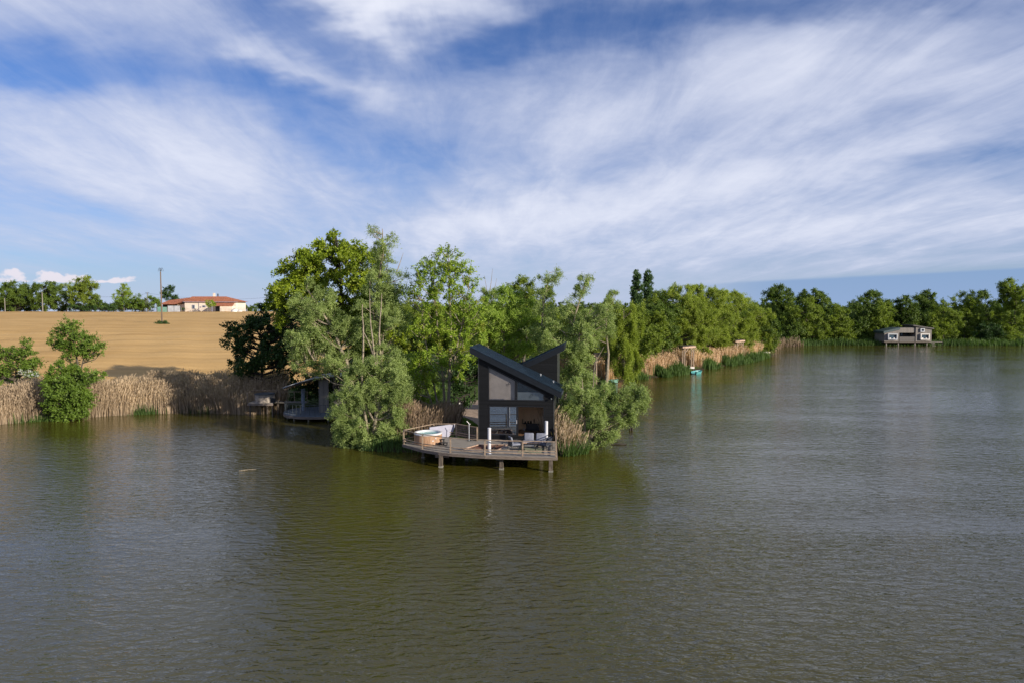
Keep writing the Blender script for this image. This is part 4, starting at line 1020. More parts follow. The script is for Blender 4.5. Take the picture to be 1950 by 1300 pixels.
# white post with a dark curled top by the path, concrete block by the right reeds
p = gnd(875, 788, .65); e_ = empty('marker_post', (p.x, p.y, hz1(p.x, p.y)), 0, 'white post with dark driftwood on top beside the gravel path', 'post')
b = MB(); b.tube([(0, 0, -.1), (0, 0, 1.1)], .07, 8); b.build('shaft', M['white_paint'], e_)
b = MB(); b.tube([(-.1, 0, 1.1), (.02, 0, 1.5), (.35, 0, 1.7), (.8, .1, 1.9), (1.0, .1, 1.75)], [.07, .11, .09, .07, .04], 7); b.tube([(0, 0, 1.45), (-.3, 0, 1.65)], [.08, .05], 7); b.build('driftwood', M['bark_dark'], e_)
p = pix(882, 690, 70); e_ = empty('carport_roof', (p.x, p.y, hz1(p.x, p.y)), R(-10), 'small dark shed with arched roof half hidden by trees', 'shed')
zc_ = pix(882, 680, 70).z - e_.location.z
b = MB(); pr_ = [(-.95 + 1.9 * i / 10, zc_ + .28 * math.sin(math.pi * i / 10)) for i in range(11)]
b.prism(pr_ + [(x, z - .14) for x, z in reversed(pr_)], -.9, 2.0, 'Y'); b.build('roof', M['black_metal'], e_)
for sx in (-.8, .8):
    for y_ in (-.7, 1.8): b = MB(); b.bar((sx, y_, -.3), (sx, y_, zc_), .12); b.build('post', M['bark_dark'], e_)
p = gnd(1070, 858, .1); e_ = empty('concrete_block', (1075 * 0 + p.x + .0, p.y, 0), 0, 'pale concrete bollard among the reeds right of the cabin', 'bollard')
b = MB(); b.rbox((0.1, .6, .7), (.34, .34, 2.2), .04); b.build('block', M['concrete'], e_)

# ------------------------------------------------------------------ far cabin across the lake
FY = 181.0
fc0 = gnd(1686, 658, 0); FY = fc0.y
X = lambda px, d_=0: pix(px, 650, FY + d_).x - fcx
Zp = lambda py: pix(1730, py, FY).z
fcx = pix(1729, 650, FY).x
fc = empty('far_cabin', (fcx, FY, 0), 0, 'grey timber cabin on stilts across the lake with two square bay windows', 'cabin')
fz = lambda y: 600 + y / 9.75
fx = lambda x: 1650 + x / 9.75
def pp(x, y): return (X(fx(x)), Zp(fz(y)))
zb_, x0, x1 = Zp(fz(492)), X(fx(330)), X(fx(605))
b = MB(); b.prism([(x0, zb_), (x1, zb_), (x1, Zp(fz(278))), (x0, Zp(fz(338)))], 0, 5.0, 'Y'); b.build('wall', M['grey_wood'], fc)
b = MB(); b.prism([(x0 - .3, Zp(fz(338)) + .0), (x1 + .1, Zp(fz(272)) + .0), (x1 + .1, Zp(fz(235))), (x0 - .3, Zp(fz(300)))], -.2, 5.2, 'Y'); b.build('roof', mat('roof_blue', (.045, .075, .085), .5, .2, .2), fc)
x2, x3, zt_ = X(fx(903)), X(fx(1195)), Zp(fz(215))
b = MB(); b.prism([(x2, zb_), (x3, zb_), (x3, Zp(fz(262))), (x2, zt_)], -.25, 5.0, 'Y'); b.build('wall', M['grey_wood'], fc)
b = MB(); b.prism([(X(fx(840)), Zp(fz(180))), (X(fx(1225)), Zp(fz(240))), (X(fx(1225)), Zp(fz(262)) + .02), (X(fx(840)), Zp(fz(202)))], -.6, 5.3, 'Y'); b.build('roof', M['grey_wood_h'], fc)
b = MB(); b.prism([(x1 + .01, Zp(fz(328))), (x2 - .01, Zp(fz(328))), (x2 - .01, Zp(fz(236))), (x1 + .01, Zp(fz(236)))], .05, .2, 'Y'); b.build('upper_band', M['grey_wood'], fc)
b = MB(); b.prism([(x1 + .01, zb_ - .05), (x2 - .01, zb_ - .05), (x2 - .01, Zp(fz(400))), (x1 + .01, Zp(fz(400)))], -.1, .05, 'Y'); b.build('balcony_front', M['grey_wood_h'], fc)
b = MB(); b.box(((x1 + x2) / 2, 2.6, (zb_ + Zp(fz(236))) / 2), (x2 - x1 - .05, .1, Zp(fz(236)) - zb_ - .05)); b.box(((x1 + x2) / 2, 1.4, zb_ - .03), (x2 - x1 - .05, 2.4, .1)); b.box(((x1 + x2) / 2, 2.6, Zp(fz(240))), (x2 - x1, 4.8, .1)); b.build('recess', M['dark_int'], fc)
for xa in (635, 690, 745): b = MB(); q0 = X(fx(xa)); b.box((q0, 2.5, (Zp(fz(330)) + Zp(fz(400))) / 2), (.45, .06, .75)); b.build('recess_window', M['far_glass'], fc)
b = MB(); b.box((X(fx(795)), 2.48, (Zp(fz(330)) + Zp(fz(400))) / 2), (.6, .06, .8)); b.build('door', M['pile_wood'], fc)
def bay(xa, ya, xb, yb, m1, m2, dpt=.55, y_off=0):
    (ax, az), (bx, bz_) = pp(xa, ya), pp(xb, yb); th = .22; q = MB()
    yb0 = y_off; y_f = y_off - dpt
    q.box(((ax + bx) / 2, (yb0 + y_f) / 2, az - th / 2), (bx - ax, dpt, th)); q.box(((ax + bx) / 2, (yb0 + y_f) / 2, bz_ + th / 2), (bx - ax, dpt, th))
    q.box((ax + th / 2, (yb0 + y_f) / 2, (az + bz_) / 2), (th, dpt, az - bz_ - 2 * th - .004)); q.box((bx - th / 2, (yb0 + y_f) / 2, (az + bz_) / 2), (th, dpt, az - bz_ - 2 * th - .004))
    w_ = q.build('window', m1, fc)
    q = MB(); q.box(((ax + bx) / 2, y_off - .12, (az + bz_) / 2), (bx - ax - 2 * th - .01, .04, az - bz_ - 2 * th - .01)); q.build('pane', M['far_glass'], w_)
    if m2:
        for fx_ in (.28, .72): q = MB(); q.rbox((ax + (bx - ax) * fx_, y_off - .2, bz_ + th + .16), (.42, .08, .30), .03); q.build('cushion', M['white_paint'], w_)
bay(382, 345, 556, 455, M['sheet_grey'], True, y_off=-.002)
bay(975, 345, 1140, 455, M['white_paint'], True, y_off=-.252)
bay(975, 245, 1050, 312, M['sheet_grey'], False, .4, y_off=-.252)
b = MB(); b.prism([(x0, zb_ - .22), (x3, zb_ - .22), (x3, zb_ - .06), (x0, zb_ - .06)], -.2, 5.0, 'Y'); b.build('floor_beam', M['pile_wood'], fc)
for xa in (375, 598, 908, 1130):
    for y_ in (.2, 4.6): b = MB(); b.box((X(fx(xa)), y_, (zb_ - .22) / 2 - .5), (.24, .24, zb_ - .22 + 1.0)); b.build('stilt', M['grey_wood'], fc)
b = MB(); b.box((X(fx(1320)), 1.2, zb_ - .1), (3.4, 1.2, .1)); b.build('jetty_boards', M['deck'], fc)
b = MB()
for i in range(4): b.box((X(fx(1225)), -.2 - i * .25, zb_ - .35 - i * .38), (1.0, .28, .08))
b.build('steps', M['deck'], fc)
b = MB()
for x_ in (X(fx(1280)), X(fx(1450))): b.box((x_, .8, zb_ / 2 - .4), (.16, .16, zb_ + .7))
b.build('jetty_pile', M['pile_wood'], fc)

# ------------------------------------------------------------------ farmhouse, fence, poles on the hill
HY = 266.0
def P3(px, py, Y): return pix(px, py, Y)
bz0 = hz1(pix(400, 590, HY).x, HY)
hx = pix(400, 590, HY).x
fh = empty('farmhouse', (hx, HY, bz0), 0, 'long low white farmhouse with red tiled hip roofs on the hill crest', 'house')
A_ = lambda px: pix(px, 590, HY).x - hx
Zh = lambda py: pix(400, py, HY).z - bz0
we = Zh(575.0)
b = MB(); b.box(((A_(352) + A_(449)) / 2, 5, we / 2 - .3), (A_(449) - A_(352), 10, we + .6)); b.build('wall', M['render_wall'], fh)
b = MB(); xl, xr, zr = A_(350), A_(454), Zh(564.6); r0_, r1_ = A_(355), A_(421); ze = we - .02
vs = [(xl, -.6, ze), (xr, -.6, ze), (xr, 10.6, ze), (xl, 10.6, ze), (r0_, 5, zr), (r1_, 5, zr)]
b.add(vs, [(0, 1, 5, 4), (1, 2, 5), (2, 3, 4, 5), (3, 0, 4), (3, 2, 1, 0)]); rfo = b.build('roof', M['tiles'], fh)
b = MB(); b.box((A_(396.7), 5.5, zr + .5), (.7, .7, 1.7)); b.build('chimney', M['render_wall'], rfo)
b = MB(); b.box((A_(404), 5.5, zr + .4), (.35, .35, 1.4)); b.build('chimney', M['iron'], rfo)
b = MB(); b.box(((xl + xr) / 2, -.63, ze - .02), (xr - xl, .1, .16)); b.build('gutter', M['shutter'], rfo)
# left wing
b = MB(); b.box(((A_(305) + A_(352)) / 2, 6, we / 2 - .7), (A_(352) - A_(305) - .05, 8, we - .2)); b.build('wing_wall', M['render_wall'], fh)
b = MB(); wz = Zh(580); wr = Zh(572)
b.add([(A_(303), -.3, wz), (A_(334), -.3, wz), (A_(350), 1.5, we + .0), (A_(352), 6, Zh(566)), (A_(307), 6, wr), (A_(303), 10, wz), (A_(350), 10, wz)], [(0, 1, 2, 3, 4), (4, 3, 6, 5), (0, 4, 5), (0, 5, 6, 3, 2, 1)]); b.build('wing_roof', M['tiles'], fh)
b = MB(); b.box(((A_(306) + A_(333)) / 2, 1.85, wz - .5), (A_(333) - A_(306), .1, 1.0)); b.build('wing_opening', M['dark_open'], fh)
# lean-to at the right
b = MB(); b.add([(A_(411), -4.2, Zh(582.2)), (A_(452), -4.2, Zh(582.2)), (A_(447), -.2, Zh(577.4)), (A_(410), -.2, Zh(577.4)), (A_(411), -4.2, Zh(582.2) - .15), (A_(452), -4.2, Zh(582.2) - .15), (A_(447), -.2, Zh(577.4) - .15), (A_(410), -.2, Zh(577.4) - .15)],
    [(0, 1, 2, 3), (7, 6, 5, 4), (0, 4, 5, 1), (1, 5, 6, 2), (2, 6, 7, 3), (3, 7, 4, 0)]); b.build('porch_roof', M['tiles'], fh)
b = MB(); b.box(((A_(427) + A_(450)) / 2, -2.3, Zh(583) / 2 - .2), (A_(450) - A_(427), 3.2, Zh(583) + .4)); b.build('porch_wall', M['render_wall'], fh)
b = MB(); b.box(((A_(413) + A_(426.5)) / 2, -1.0, Zh(584) / 2), (A_(426.5) - A_(413), .1, Zh(584))); b.build('porch_opening', M['dark_open'], fh)
b = MB(); b.box((A_(412.3), -3.9, Zh(583) / 2), (.25, .25, Zh(583))); b.build('porch_post', M['shutter'], fh)
for px0, px1, y0_, y1_ in ((365.5, 371.5, 581, 588.5), (385, 392, 582, 585.5), (397, 404, 582, 585)):
    b = MB(); b.box(((A_(px0) + A_(px1)) / 2, -.04, (Zh(y0_) + Zh(y1_)) / 2), (A_(px1) - A_(px0), .1, Zh(y0_) - Zh(y1_))); w_ = b.build('window', M['shutter'], fh)
    b = MB(); b.box(((A_(px0) + A_(px1)) / 2, -.1, (Zh(y0_) + Zh(y1_)) / 2), ((A_(px1) - A_(px0)) * .4, .04, (Zh(y0_) - Zh(y1_)) * .8)); b.build('pane', M['far_glass'], w_)
b = MB(); b.box((A_(382), -.06, Zh(585)), (.5, .1, .5)); b.build('vent', M['shutter'], fh)
b = MB(); b.box((A_(379), -.1, we / 2), (.12, .12, we)); b.build('downpipe', M['shutter'], fh)
def panel_fence(pxs, Y, top, name, label, m_, cat='fence'):
    a, b_ = on(pxs[0], Y), on(pxs[1], Y); c = (a + b_) / 2; e_ = empty(name, c, 0, label, cat)
    q = MB(); n = max(2, int((b_ - a).length / 2.4)); h_ = pix(400, top, Y).z - c.z
    for i in range(n): x_ = (a - c).lerp(b_ - c, (i + .5) / n); q.box((x_.x, x_.y, h_ / 2), ((b_ - a).length / n - .12, .05, h_))
    q.build('panel', m_, e_)
    for i in range(n + 1): x_ = (a - c).lerp(b_ - c, i / n); q = MB(); q.box((x_.x, x_.y, h_ / 2), (.1, .1, h_ + .15)); q.build('post', M['iron'], e_)
    return e_
panel_fence((301, 320), 259, 585, 'panel_fence', 'low green panel fence left of the farmhouse', M['sheet_green'])
panel_fence((321, 345), 259, 582.5, 'panel_fence', 'grey sheet fence in front of the farmhouse wing', M['sheet_grey'])
def mesh_fence(px0, px1, Y, hm, label, step):
    a, b_ = on(px0, Y), on(px1, Y); e_ = empty('wire_fence', (a + b_) / 2, 0, label, 'fence')
    n = int((b_ - a).length / step)
    for i in range(n + 1):
        w_ = a.lerp(b_, i / n); w_.z = hz1(w_.x, w_.y); q = MB(); l = w_ - e_.location; q.bar(l, l + Vector((0, 0, hm)), .14); q.build('post', M['pole_conc'], e_)
    q = MB()
    for h_ in (.25, .6, .95, hm - .1):
        for i in range(n): w0 = a.lerp(b_, i / n); w1_ = a.lerp(b_, (i + 1) / n); w0.z = hz1(w0.x, w0.y) + h_; w1_.z = hz1(w1_.x, w1_.y) + h_; q.bar(w0 - e_.location, w1_ - e_.location, .04)
    q.build('wire', M['iron'], e_)
mesh_fence(130, 300, 262, 1.7, 'thin post and wire fence along the crest before the garden trees', 3.0)
mesh_fence(347, 472, 256, 1.5, 'thin post and wire fence in front of the farmhouse', 4.2)
# power poles
def power_pole(px, pyb, pyt, Y, m_, label, cross=0, r=.17, arcs=False):
    p = on(px, Y); zt = pix(px, pyt, Y).z; e_ = empty('power_pole', p, 0, label, 'pole', 'overhead line poles')
    b = MB(); hh_ = zt - p.z; b.tube([(0, 0, -.5), (-.004 * hh_, 0, hh_)], [r * 1.25, r * .8], 8); b.build('pole', m_, e_)
    if arcs:
        b = MB(); z0_ = hh_
        for s_ in (-1, 1):
            b.tube([(0, 0, z0_ - .2), (s_ * .10, 0, z0_ + .35), (s_ * .35, 0, z0_ + .85), (s_ * .50, 0, z0_ + .55), (s_ * .56, 0, z0_ + .05)], .035, 6)
            b.tube([(0, 0, z0_ + .75), (s_ * .35, 0, z0_ + .85)], .035, 6)
            b.tube([(s_ * .22, 0, z0_ + .62), (s_ * .25, 0, z0_ + .1)], .03, 6)
        b.tube([(0, 0, z0_ - .3), (0, 0, z0_ + .8)], .045, 6)
        b.build('bracket', M['iron'], e_)
    if cross:
        b = MB(); b.bar((-cross, 0, hh_ - .4), (cross, 0, hh_ - .4), .14); b.build('crossarm', M['iron'], e_)
        b = MB()
        for x_ in (-cross * .9, 0, cross * .9): b.tube([(x_, 0, hh_ - .35), (x_, 0, hh_ + .0)], .05, 6)
        b.build('insulator', M['iron'], e_)
    return e_
PP = power_pole(309.5, 605, 518, 152, M['pole_wood'], 'tall wooden pole with curved iron brackets standing in the straw field', 0, .15, True)
power_pole(283, 590, 556.5, 300, M['pole_conc'], 'short grey pole with crossarm behind the garden trees', .8)
power_pole(83.5, 591, 557, 254, M['pole_conc'], 'pale concrete pole in front of the dark trees', 0)
power_pole(12, 591, 568, 256, M['pole_conc'], 'short pale pole at the left picture edge', 0, .14)
power_pole(507.5, 583, 565.5, 330, M['pole_conc'], 'thin distant pole right of the farmhouse', 0, .16)
# wires
def wire(p, q, sag, label, group='overhead wires on the hill'):
    e_ = MB(); c = (p + q) / 2; pts = []
    for i in range(13):
        t = i / 12; v = p.lerp(q, t) - c; v.z -= sag * 4 * t * (1 - t); pts.append(v)
    e_.tube(pts, .035, 4); o = e_.build('overhead_wire', M['iron']); o.location = c; tag(o, label, 'wire', group)
wire(pix(283, 559, 300), pix(507.5, 567, 330), 1.6, 'overhead wire sagging above the farmhouse roof')
wire(pix(150, 562, 290), pix(283, 559, 300), 1.2, 'overhead wire left of the short crossarm pole')
wire(pix(507.5, 566.5, 330), pix(640, 574, 360), 1.2, 'overhead wire running right into the big trees')
# white tank and car-like covers at the right of the house
p = on(449, 257); e_ = empty('covered_trailer', p, 0, 'white rounded tarpaulin heap at the right end of the farmhouse', 'tarpaulin')
b = MB(); b.lathe((0, 0, 0), [(1.5, 0), (1.4, .6), (1.0, 1.0), (.4, 1.25), (0, 1.3)], 14); b.lathe((1.7, 0, 0), [(1.0, 0), (.9, .5), (.5, .8), (0, .9)], 12); b.build('cover', M['white_paint'], e_, smooth=True)
# ------------------------------------------------------------------ trees of the headland
B = 'bark_pale'
tree('oak_tree', 'broad yellow green oak, tallest round crown left of centre', 640, 64,
     [(640, 500, 62, 38), (590, 520, 50, 40), (690, 520, 50, 50), (560, 560, 40, 34, -1), (620, 570, 70, 45), (700, 590, 55, 55), (540, 590, 26, 30), (635, 462, 24, 22), (600, 478, 24, 18), (668, 478, 20, 16), (650, 640, 80, 60), (722, 650, 50, 70, 1), (545, 540, 32, 30), (532, 575, 20, 22), (575, 505, 30, 26)],
     'oak', trunks=[([(640, 740), (645, 640), (650, 540), (640, 450)], (.34, .05)), ([(645, 660), (600, 580), (570, 520), (560, 490)], (.2, .03)), ([(650, 640), (690, 560), (690, 480)], (.2, .03))], dens=1.3, shell=.45, bare=[(((622, 500), (618, 470), (624, 448)), .04), (((640, 470), (637, 440), (634, 432)), .04)])
tree('dark_tree', 'dark green low tree spreading over the reeds beside the field', 500, 71,
     [(500, 650, 55, 50), (460, 630, 26, 24), (520, 610, 36, 26), (455, 662, 18, 22), (540, 670, 45, 50), (470, 690, 34, 24), (580, 640, 40, 50), (440, 622, 12, 12)], 'dark', dens=1.1)  # deep green is its own leaf colour
tree('ash_tree', 'slender airy tree right of the oak with grey green upright top', 722, 58,
     [(728, 465, 17, 26), (722, 500, 27, 30), (716, 540, 36, 36), (750, 545, 26, 34), (724, 590, 42, 40), (742, 610, 38, 45), (700, 620, 36, 40), (712, 440, 9, 8), (745, 452, 9, 10)],
     'willow', trunks=[([(728, 800), (724, 680), (718, 560), (728, 470), (728, 436)], (.20, .03)), ([(720, 790), (716, 640), (706, 560), (702, 520)], (.12, .02)), ([(724, 700), (731, 600), (738, 540)], (.1, .02))],
     dens=.75, shell=.35, bare=[(((755, 520), (762, 500), (768, 482)), .05)])
tree('leaning_willow', 'grey green willow leaning left over the curved shelter', 668, 58,
     [(585, 560, 26, 28), (575, 590, 26, 30), (610, 600, 34, 34), (640, 640, 44, 36), (600, 650, 44, 34), (575, 692, 32, 15), (640, 690, 46, 28), (566, 640, 16, 16), (622, 570, 20, 22)],
     'willow', trunks=[([(690, 790), (668, 710), (640, 640), (605, 580), (583, 550)], (.22, .04)), ([(668, 700), (620, 690), (568, 700)], (.1, .02))], shell=.35, dens=.85)
tree('waterside_willow', 'big grey green willow bush overhanging the water left of the terrace', 700, 52.5,
     [(720, 700, 52, 34), (745, 720, 36, 40), (680, 735, 44, 40), (700, 790, 70, 48), (745, 790, 36, 50), (664, 800, 26, 32), (700, 835, 60, 30), (690, 850, 40, 20, -1), (740, 830, 30, 26), (760, 760, 22, 40), (735, 672, 20, 16), (650, 760, 24, 20)],
     'willow', base_z=.2, trunks=[([(705, 850), (722, 760), (728, 700), (722, 640), (727, 560)], (.16, .03)), ([(700, 840), (690, 740), (692, 640), (690, 580)], (.13, .03)), ([(715, 800), (716, 700), (706, 620), (704, 550)], (.11, .02)), ([(712, 800), (680, 740), (650, 700)], (.10, .02)), ([(700, 830), (668, 780), (644, 735)], (.09, .02)), ([(728, 730), (704, 655), (690, 628)], (.07, .02))],
     dens=1.05, shell=.40)
tree('airy_tree', 'tall airy yellow green tree with several slim trunks behind the hot tub', 858, 57,
     [(845, 505, 40, 32), (880, 525, 30, 32), (812, 520, 30, 30), (850, 550, 58, 38), (895, 570, 26, 34), (805, 570, 34, 36), (860, 610, 60, 44), (810, 640, 42, 44), (880, 650, 38, 44), (835, 690, 60, 44), (800, 715, 36, 40), (850, 482, 22, 14), (905, 610, 18, 28)],
     'ash', trunks=[([(854, 800), (856, 700), (858, 600), (855, 520), (853, 475)], (.17, .02)), ([(848, 795), (840, 690), (832, 610), (826, 540), (830, 500)], (.13, .02)), ([(838, 798), (820, 700), (806, 620), (800, 550)], (.10, .02)), ([(862, 700), (880, 620), (892, 550)], (.08, .02)), ([(832, 790), (812, 740), (790, 680)], (.08, .02))],
     dens=.62, shell=.25)
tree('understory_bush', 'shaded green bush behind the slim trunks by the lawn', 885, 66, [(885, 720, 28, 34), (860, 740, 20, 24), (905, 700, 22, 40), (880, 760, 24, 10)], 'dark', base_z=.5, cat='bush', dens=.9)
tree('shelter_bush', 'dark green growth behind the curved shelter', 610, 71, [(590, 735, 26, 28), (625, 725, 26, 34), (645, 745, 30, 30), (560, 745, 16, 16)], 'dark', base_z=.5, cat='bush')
tree('light_bush', 'fresh green bush under the airy tree beside the tub corner', 800, 60, [(790, 730, 26, 40), (815, 745, 22, 30), (780, 700, 20, 24)], 'fresh', cat='bush', dens=.9)
tree('pale_willow', 'fresh light green rounded willow directly behind the black cabin', 965, 68,
     [(965, 640, 45, 42), (935, 610, 38, 36), (985, 600, 34, 40), (920, 660, 34, 44), (960, 570, 26, 22), (1000, 650, 30, 40), (935, 570, 18, 18)], 'fresh', dens=1.1,
     trunks=[([(965, 770), (960, 660), (955, 590)], (.2, .04))])
tree('feathery_tree', 'slim grey green tree with bare twigs poking above it left of the cabin roof', 932, 74, [(935, 585, 26, 32), (918, 610, 26, 30), (940, 625, 30, 30)], 'willow', dens=.8,
     bare=[(((930, 570), (935, 540), (938, 512)), .05), (((928, 570), (926, 545), (922, 525)), .04), (((935, 560), (943, 545), (946, 530)), .035)])
tree('round_tree', 'rounded deep green tree behind the cabin showing against the sky', 1000, 86, [(1000, 562, 34, 26), (980, 585, 26, 30), (1030, 575, 28, 30), (1000, 610, 50, 40)], 'round')
tree('wispy_tree', 'slender wispy tree leaning right above the cabin roof valley', 1032, 66,
     [(1046, 530, 20, 16), (1036, 560, 16, 16), (1060, 522, 12, 9), (1040, 600, 26, 30), (1025, 640, 30, 40)], 'willow', trunks=[([(1030, 760), (1030, 650), (1035, 580), (1046, 520)], (.15, .025))], dens=.62, shell=.3)
tree('forked_tree', 'forked pale trunk tree with a tufted top right of the cabin', 1090, 64,
     [(1112, 538, 18, 12), (1098, 556, 18, 14), (1125, 530, 9, 7), (1080, 592, 22, 20), (1102, 612, 26, 26), (1070, 632, 30, 32)], 'willow',
     trunks=[([(1075, 760), (1085, 660), (1095, 600), (1108, 560), (1122, 528)], (.17, .025)), ([(1085, 680), (1110, 620), (1128, 585)], (.1, .02))], dens=.75, shell=.3)
tree('grey_willow', 'dense grey green willow right behind the rear cabin roof', 1105, 62,
     [(1100, 650, 40, 36), (1112, 635, 26, 36), (1085, 690, 34, 34), (1108, 690, 24, 34), (1148, 600, 20, 26), (1060, 650, 26, 30), (1100, 725, 40, 26)], 'willow', dens=1.0)
tree('thin_top_tree', 'small wispy tree with open grey top left of the yellow weeping willow', 1155, 78,
     [(1158, 570, 14, 14), (1150, 590, 22, 20), (1140, 620, 28, 28), (1172, 562, 9, 8)], 'willow', dens=.55, shell=.3, bare=[(((1160, 575), (1170, 560), (1178, 552)), .04)])
tree('overhanging_bush', 'grey green willow bush reaching over the water right of the terrace', 1110, 51.5,
     [(1110, 768, 40, 36), (1150, 770, 42, 28), (1190, 752, 32, 18), (1212, 752, 26, 17), (1225, 766, 16, 16), (1096, 738, 20, 18), (1172, 795, 32, 20), (1200, 772, 30, 16), (1150, 745, 24, 16), (1222, 752, 16, 12), (1130, 800, 46, 32), (1160, 815, 34, 24), (1120, 835, 34, 18), (1090, 790, 22, 30), (1185, 780, 26, 16)],
     'willow', base_z=.2, trunks=[([(1118, 850), (1135, 810), (1170, 772), (1215, 760)], (.15, .03)), ([(1115, 850), (1112, 780), (1108, 720)], (.12, .03)), ([(1118, 845), (1140, 790), (1150, 745)], (.1, .02)), ([(1118, 770), (1128, 745), (1133, 690), (1150, 660)], (.05, .015))], dens=1.0, shell=.42, cat='bush')
tree('weeping_willow', 'yellow green weeping willow with hanging curtains of leaves', 1185, 92,
     [(1190, 600, 26, 24), (1175, 640, 30, 40), (1205, 625, 18, 24), (1190, 680, 28, 26), (1165, 600, 18, 22), (1205, 690, 20, 16), (1168, 685, 20, 20)], 'weeping', trunks=[([(1187, 715), (1186, 640), (1188, 590)], (.35, .06))])
tree('yellow_tree', 'bright yellow green round tree between the weeping willow and the poplars', 1208, 112, [(1212, 592, 22, 16), (1200, 610, 20, 22), (1228, 610, 14, 20)], 'weeping')
for q, (px, pt, w, lb) in enumerate(((1212, 517, 11, 'left and wider of the twin poplars behind the willows'), (1234, 513, 9.5, 'right and narrower of the twin poplars behind the willows'))):
    tree('poplar_tree', lb, px, 132 + q * 3, [(px, pt + 16, w * .75, 17), (px, pt + 42, w, 28), (px - 1, pt + 75, w * 1.1, 30), (px, pt + 110, w, 30)], 'poplar', group='twin poplars behind the willows', dens=2.0, shell=.3)
tree('dark_willow', 'dark green willow right of the yellow weeping willow', 1250, 112, [(1245, 610, 26, 36), (1235, 640, 24, 30), (1265, 590, 22, 30), (1270, 640, 30, 26)], 'forest')  # uses the darker forest leaf colour
tree('lake_willow', 'largest rounded willow on the right shore, left of the tall gantry', 1290, 122,
     [(1290, 575, 40, 32), (1270, 605, 34, 40), (1320, 590, 34, 40), (1300, 640, 46, 32), (1280, 556, 18, 12), (1340, 620, 26, 34), (1255, 570, 14, 16)], 'lake', group='rounded willows on the right shore')
tree('lake_willow', 'rounded willow right above the tall gantry', 1350, 130,
     [(1350, 575, 34, 28), (1370, 600, 32, 34), (1335, 600, 28, 34), (1350, 640, 40, 28), (1330, 556, 22, 12), (1352, 665, 30, 14)], 'lake', group='rounded willows on the right shore')
tree('lake_willow', 'rounded willow in front of the farthest gantry', 1400, 138,
     [(1390, 575, 28, 24), (1410, 595, 30, 30), (1385, 620, 32, 34), (1420, 635, 30, 26), (1400, 652, 36, 14)], 'lake', group='rounded willows on the right shore')
tree('lake_willow', 'smallest rounded willow at the tip of the reed point', 1450, 150,
     [(1450, 605, 24, 22), (1435, 620, 26, 30), (1462, 625, 20, 26), (1450, 648, 28, 16), (1430, 590, 18, 14)], 'lake', group='rounded willows on the right shore')
tree('lake_bush', 'low hanging bush below the rounded willows at the water', 1330, 121, [(1335, 675, 18, 16), (1318, 680, 14, 14)], 'lake', cat='bush')
tree('bare_tree', 'thin tree with bare upper twigs behind the reed point', 1425, 165, [(1432, 590, 14, 14), (1440, 605, 18, 18)], 'round', dens=.6, bare=[(((1428, 590), (1430, 575), (1428, 560)), .08), (((1420, 585), (1416, 570), (1412, 562)), .08)])

# ------------------------------------------------------------------ left bank
tree('bank_shrub', 'fresh green shrub at the left picture edge above the reeds', 25, 68,
     [(15, 690, 26, 28), (45, 680, 22, 18), (50, 655, 12, 10), (40, 705, 30, 20), (8, 665, 14, 12), (65, 690, 12, 10), (10, 720, 26, 20), (52, 668, 14, 10)], 'bank', cat='bush', extra=('blossom', [(48, 708, 12, 5, -1.6), (66, 714, 9, 4, -1.6)]), dens=.9)
tree('field_edge_tree', 'small round open crowned tree standing at the field edge on the left', 145, 71.5,
     [(145, 645, 40, 28), (125, 640, 26, 24), (168, 655, 26, 24), (140, 618, 20, 12), (150, 675, 36, 16), (188, 660, 12, 12), (104, 650, 12, 16)], 'bank', dens=.72, shell=.35,
     trunks=[([(150, 720), (148, 690), (140, 650), (138, 620)], (.12, .02)), ([(150, 715), (160, 680), (172, 645)], (.09, .02)), ([(148, 712), (130, 680), (112, 650)], (.09, .02))])
tree('willow_shrub', 'dense rounded green willow shrub growing from the left shore reeds', 130, 64.2,
     [(125, 725, 34, 30), (140, 740, 32, 32), (110, 755, 26, 32), (130, 775, 36, 22), (165, 715, 22, 12), (118, 698, 22, 10), (190, 712, 14, 8, 2), (128, 750, 40, 44), (120, 785, 26, 16)], 'bank', base_z=.1, cat='bush', dens=1.3)

# ------------------------------------------------------------------ garden trees on the hill
G = 'garden trees on the hill crest'
tree('crest_tree', 'dark broad tree farthest left on the hill crest', 30, 268, [(30, 552, 24, 18), (14, 565, 16, 20), (45, 560, 16, 20), (30, 575, 28, 16)], 'forest', group=G)
tree('crest_tree', 'dark broad tree second from the left on the hill crest', 88, 266, [(88, 553, 22, 18), (72, 560, 14, 18), (104, 562, 16, 20), (88, 576, 30, 14)], 'forest', group=G)
tree('crest_birch', 'thin greyish tree between the dark pair and the bright round tree', 128, 272, [(128, 555, 12, 18), (124, 572, 14, 16)], 'willow', dens=.7, group=G)
tree('crest_tree', 'bright green tall round tree on the hill crest', 160, 264, [(160, 540, 20, 14), (150, 555, 16, 18), (170, 558, 16, 18), (160, 574, 24, 14)], 'round', group=G)
tree('crest_bush', 'low dark bush at the foot of the bright round crest tree', 182, 262, [(180, 578, 14, 10), (190, 582, 10, 7)], 'forest', group=G, cat='bush')
tree('crest_shrub', 'small purplish shrub between the bright tree and the airy tree', 201, 264, [(201, 583, 7, 5)], 'dark', group=G, cat='bush')
tree('crest_tree', 'airy open crowned tree in the middle of the hill crest', 235, 270, [(235, 556, 12, 14), (228, 566, 12, 10), (243, 565, 9, 9), (236, 546, 6, 6)], 'ash', dens=.8, group=G)
tree('crest_bush', 'wide low garden tree left of the short crossarm pole', 238, 264, [(238, 578, 22, 9), (225, 583, 14, 6), (252, 578, 14, 9)], 'bank', group=G)
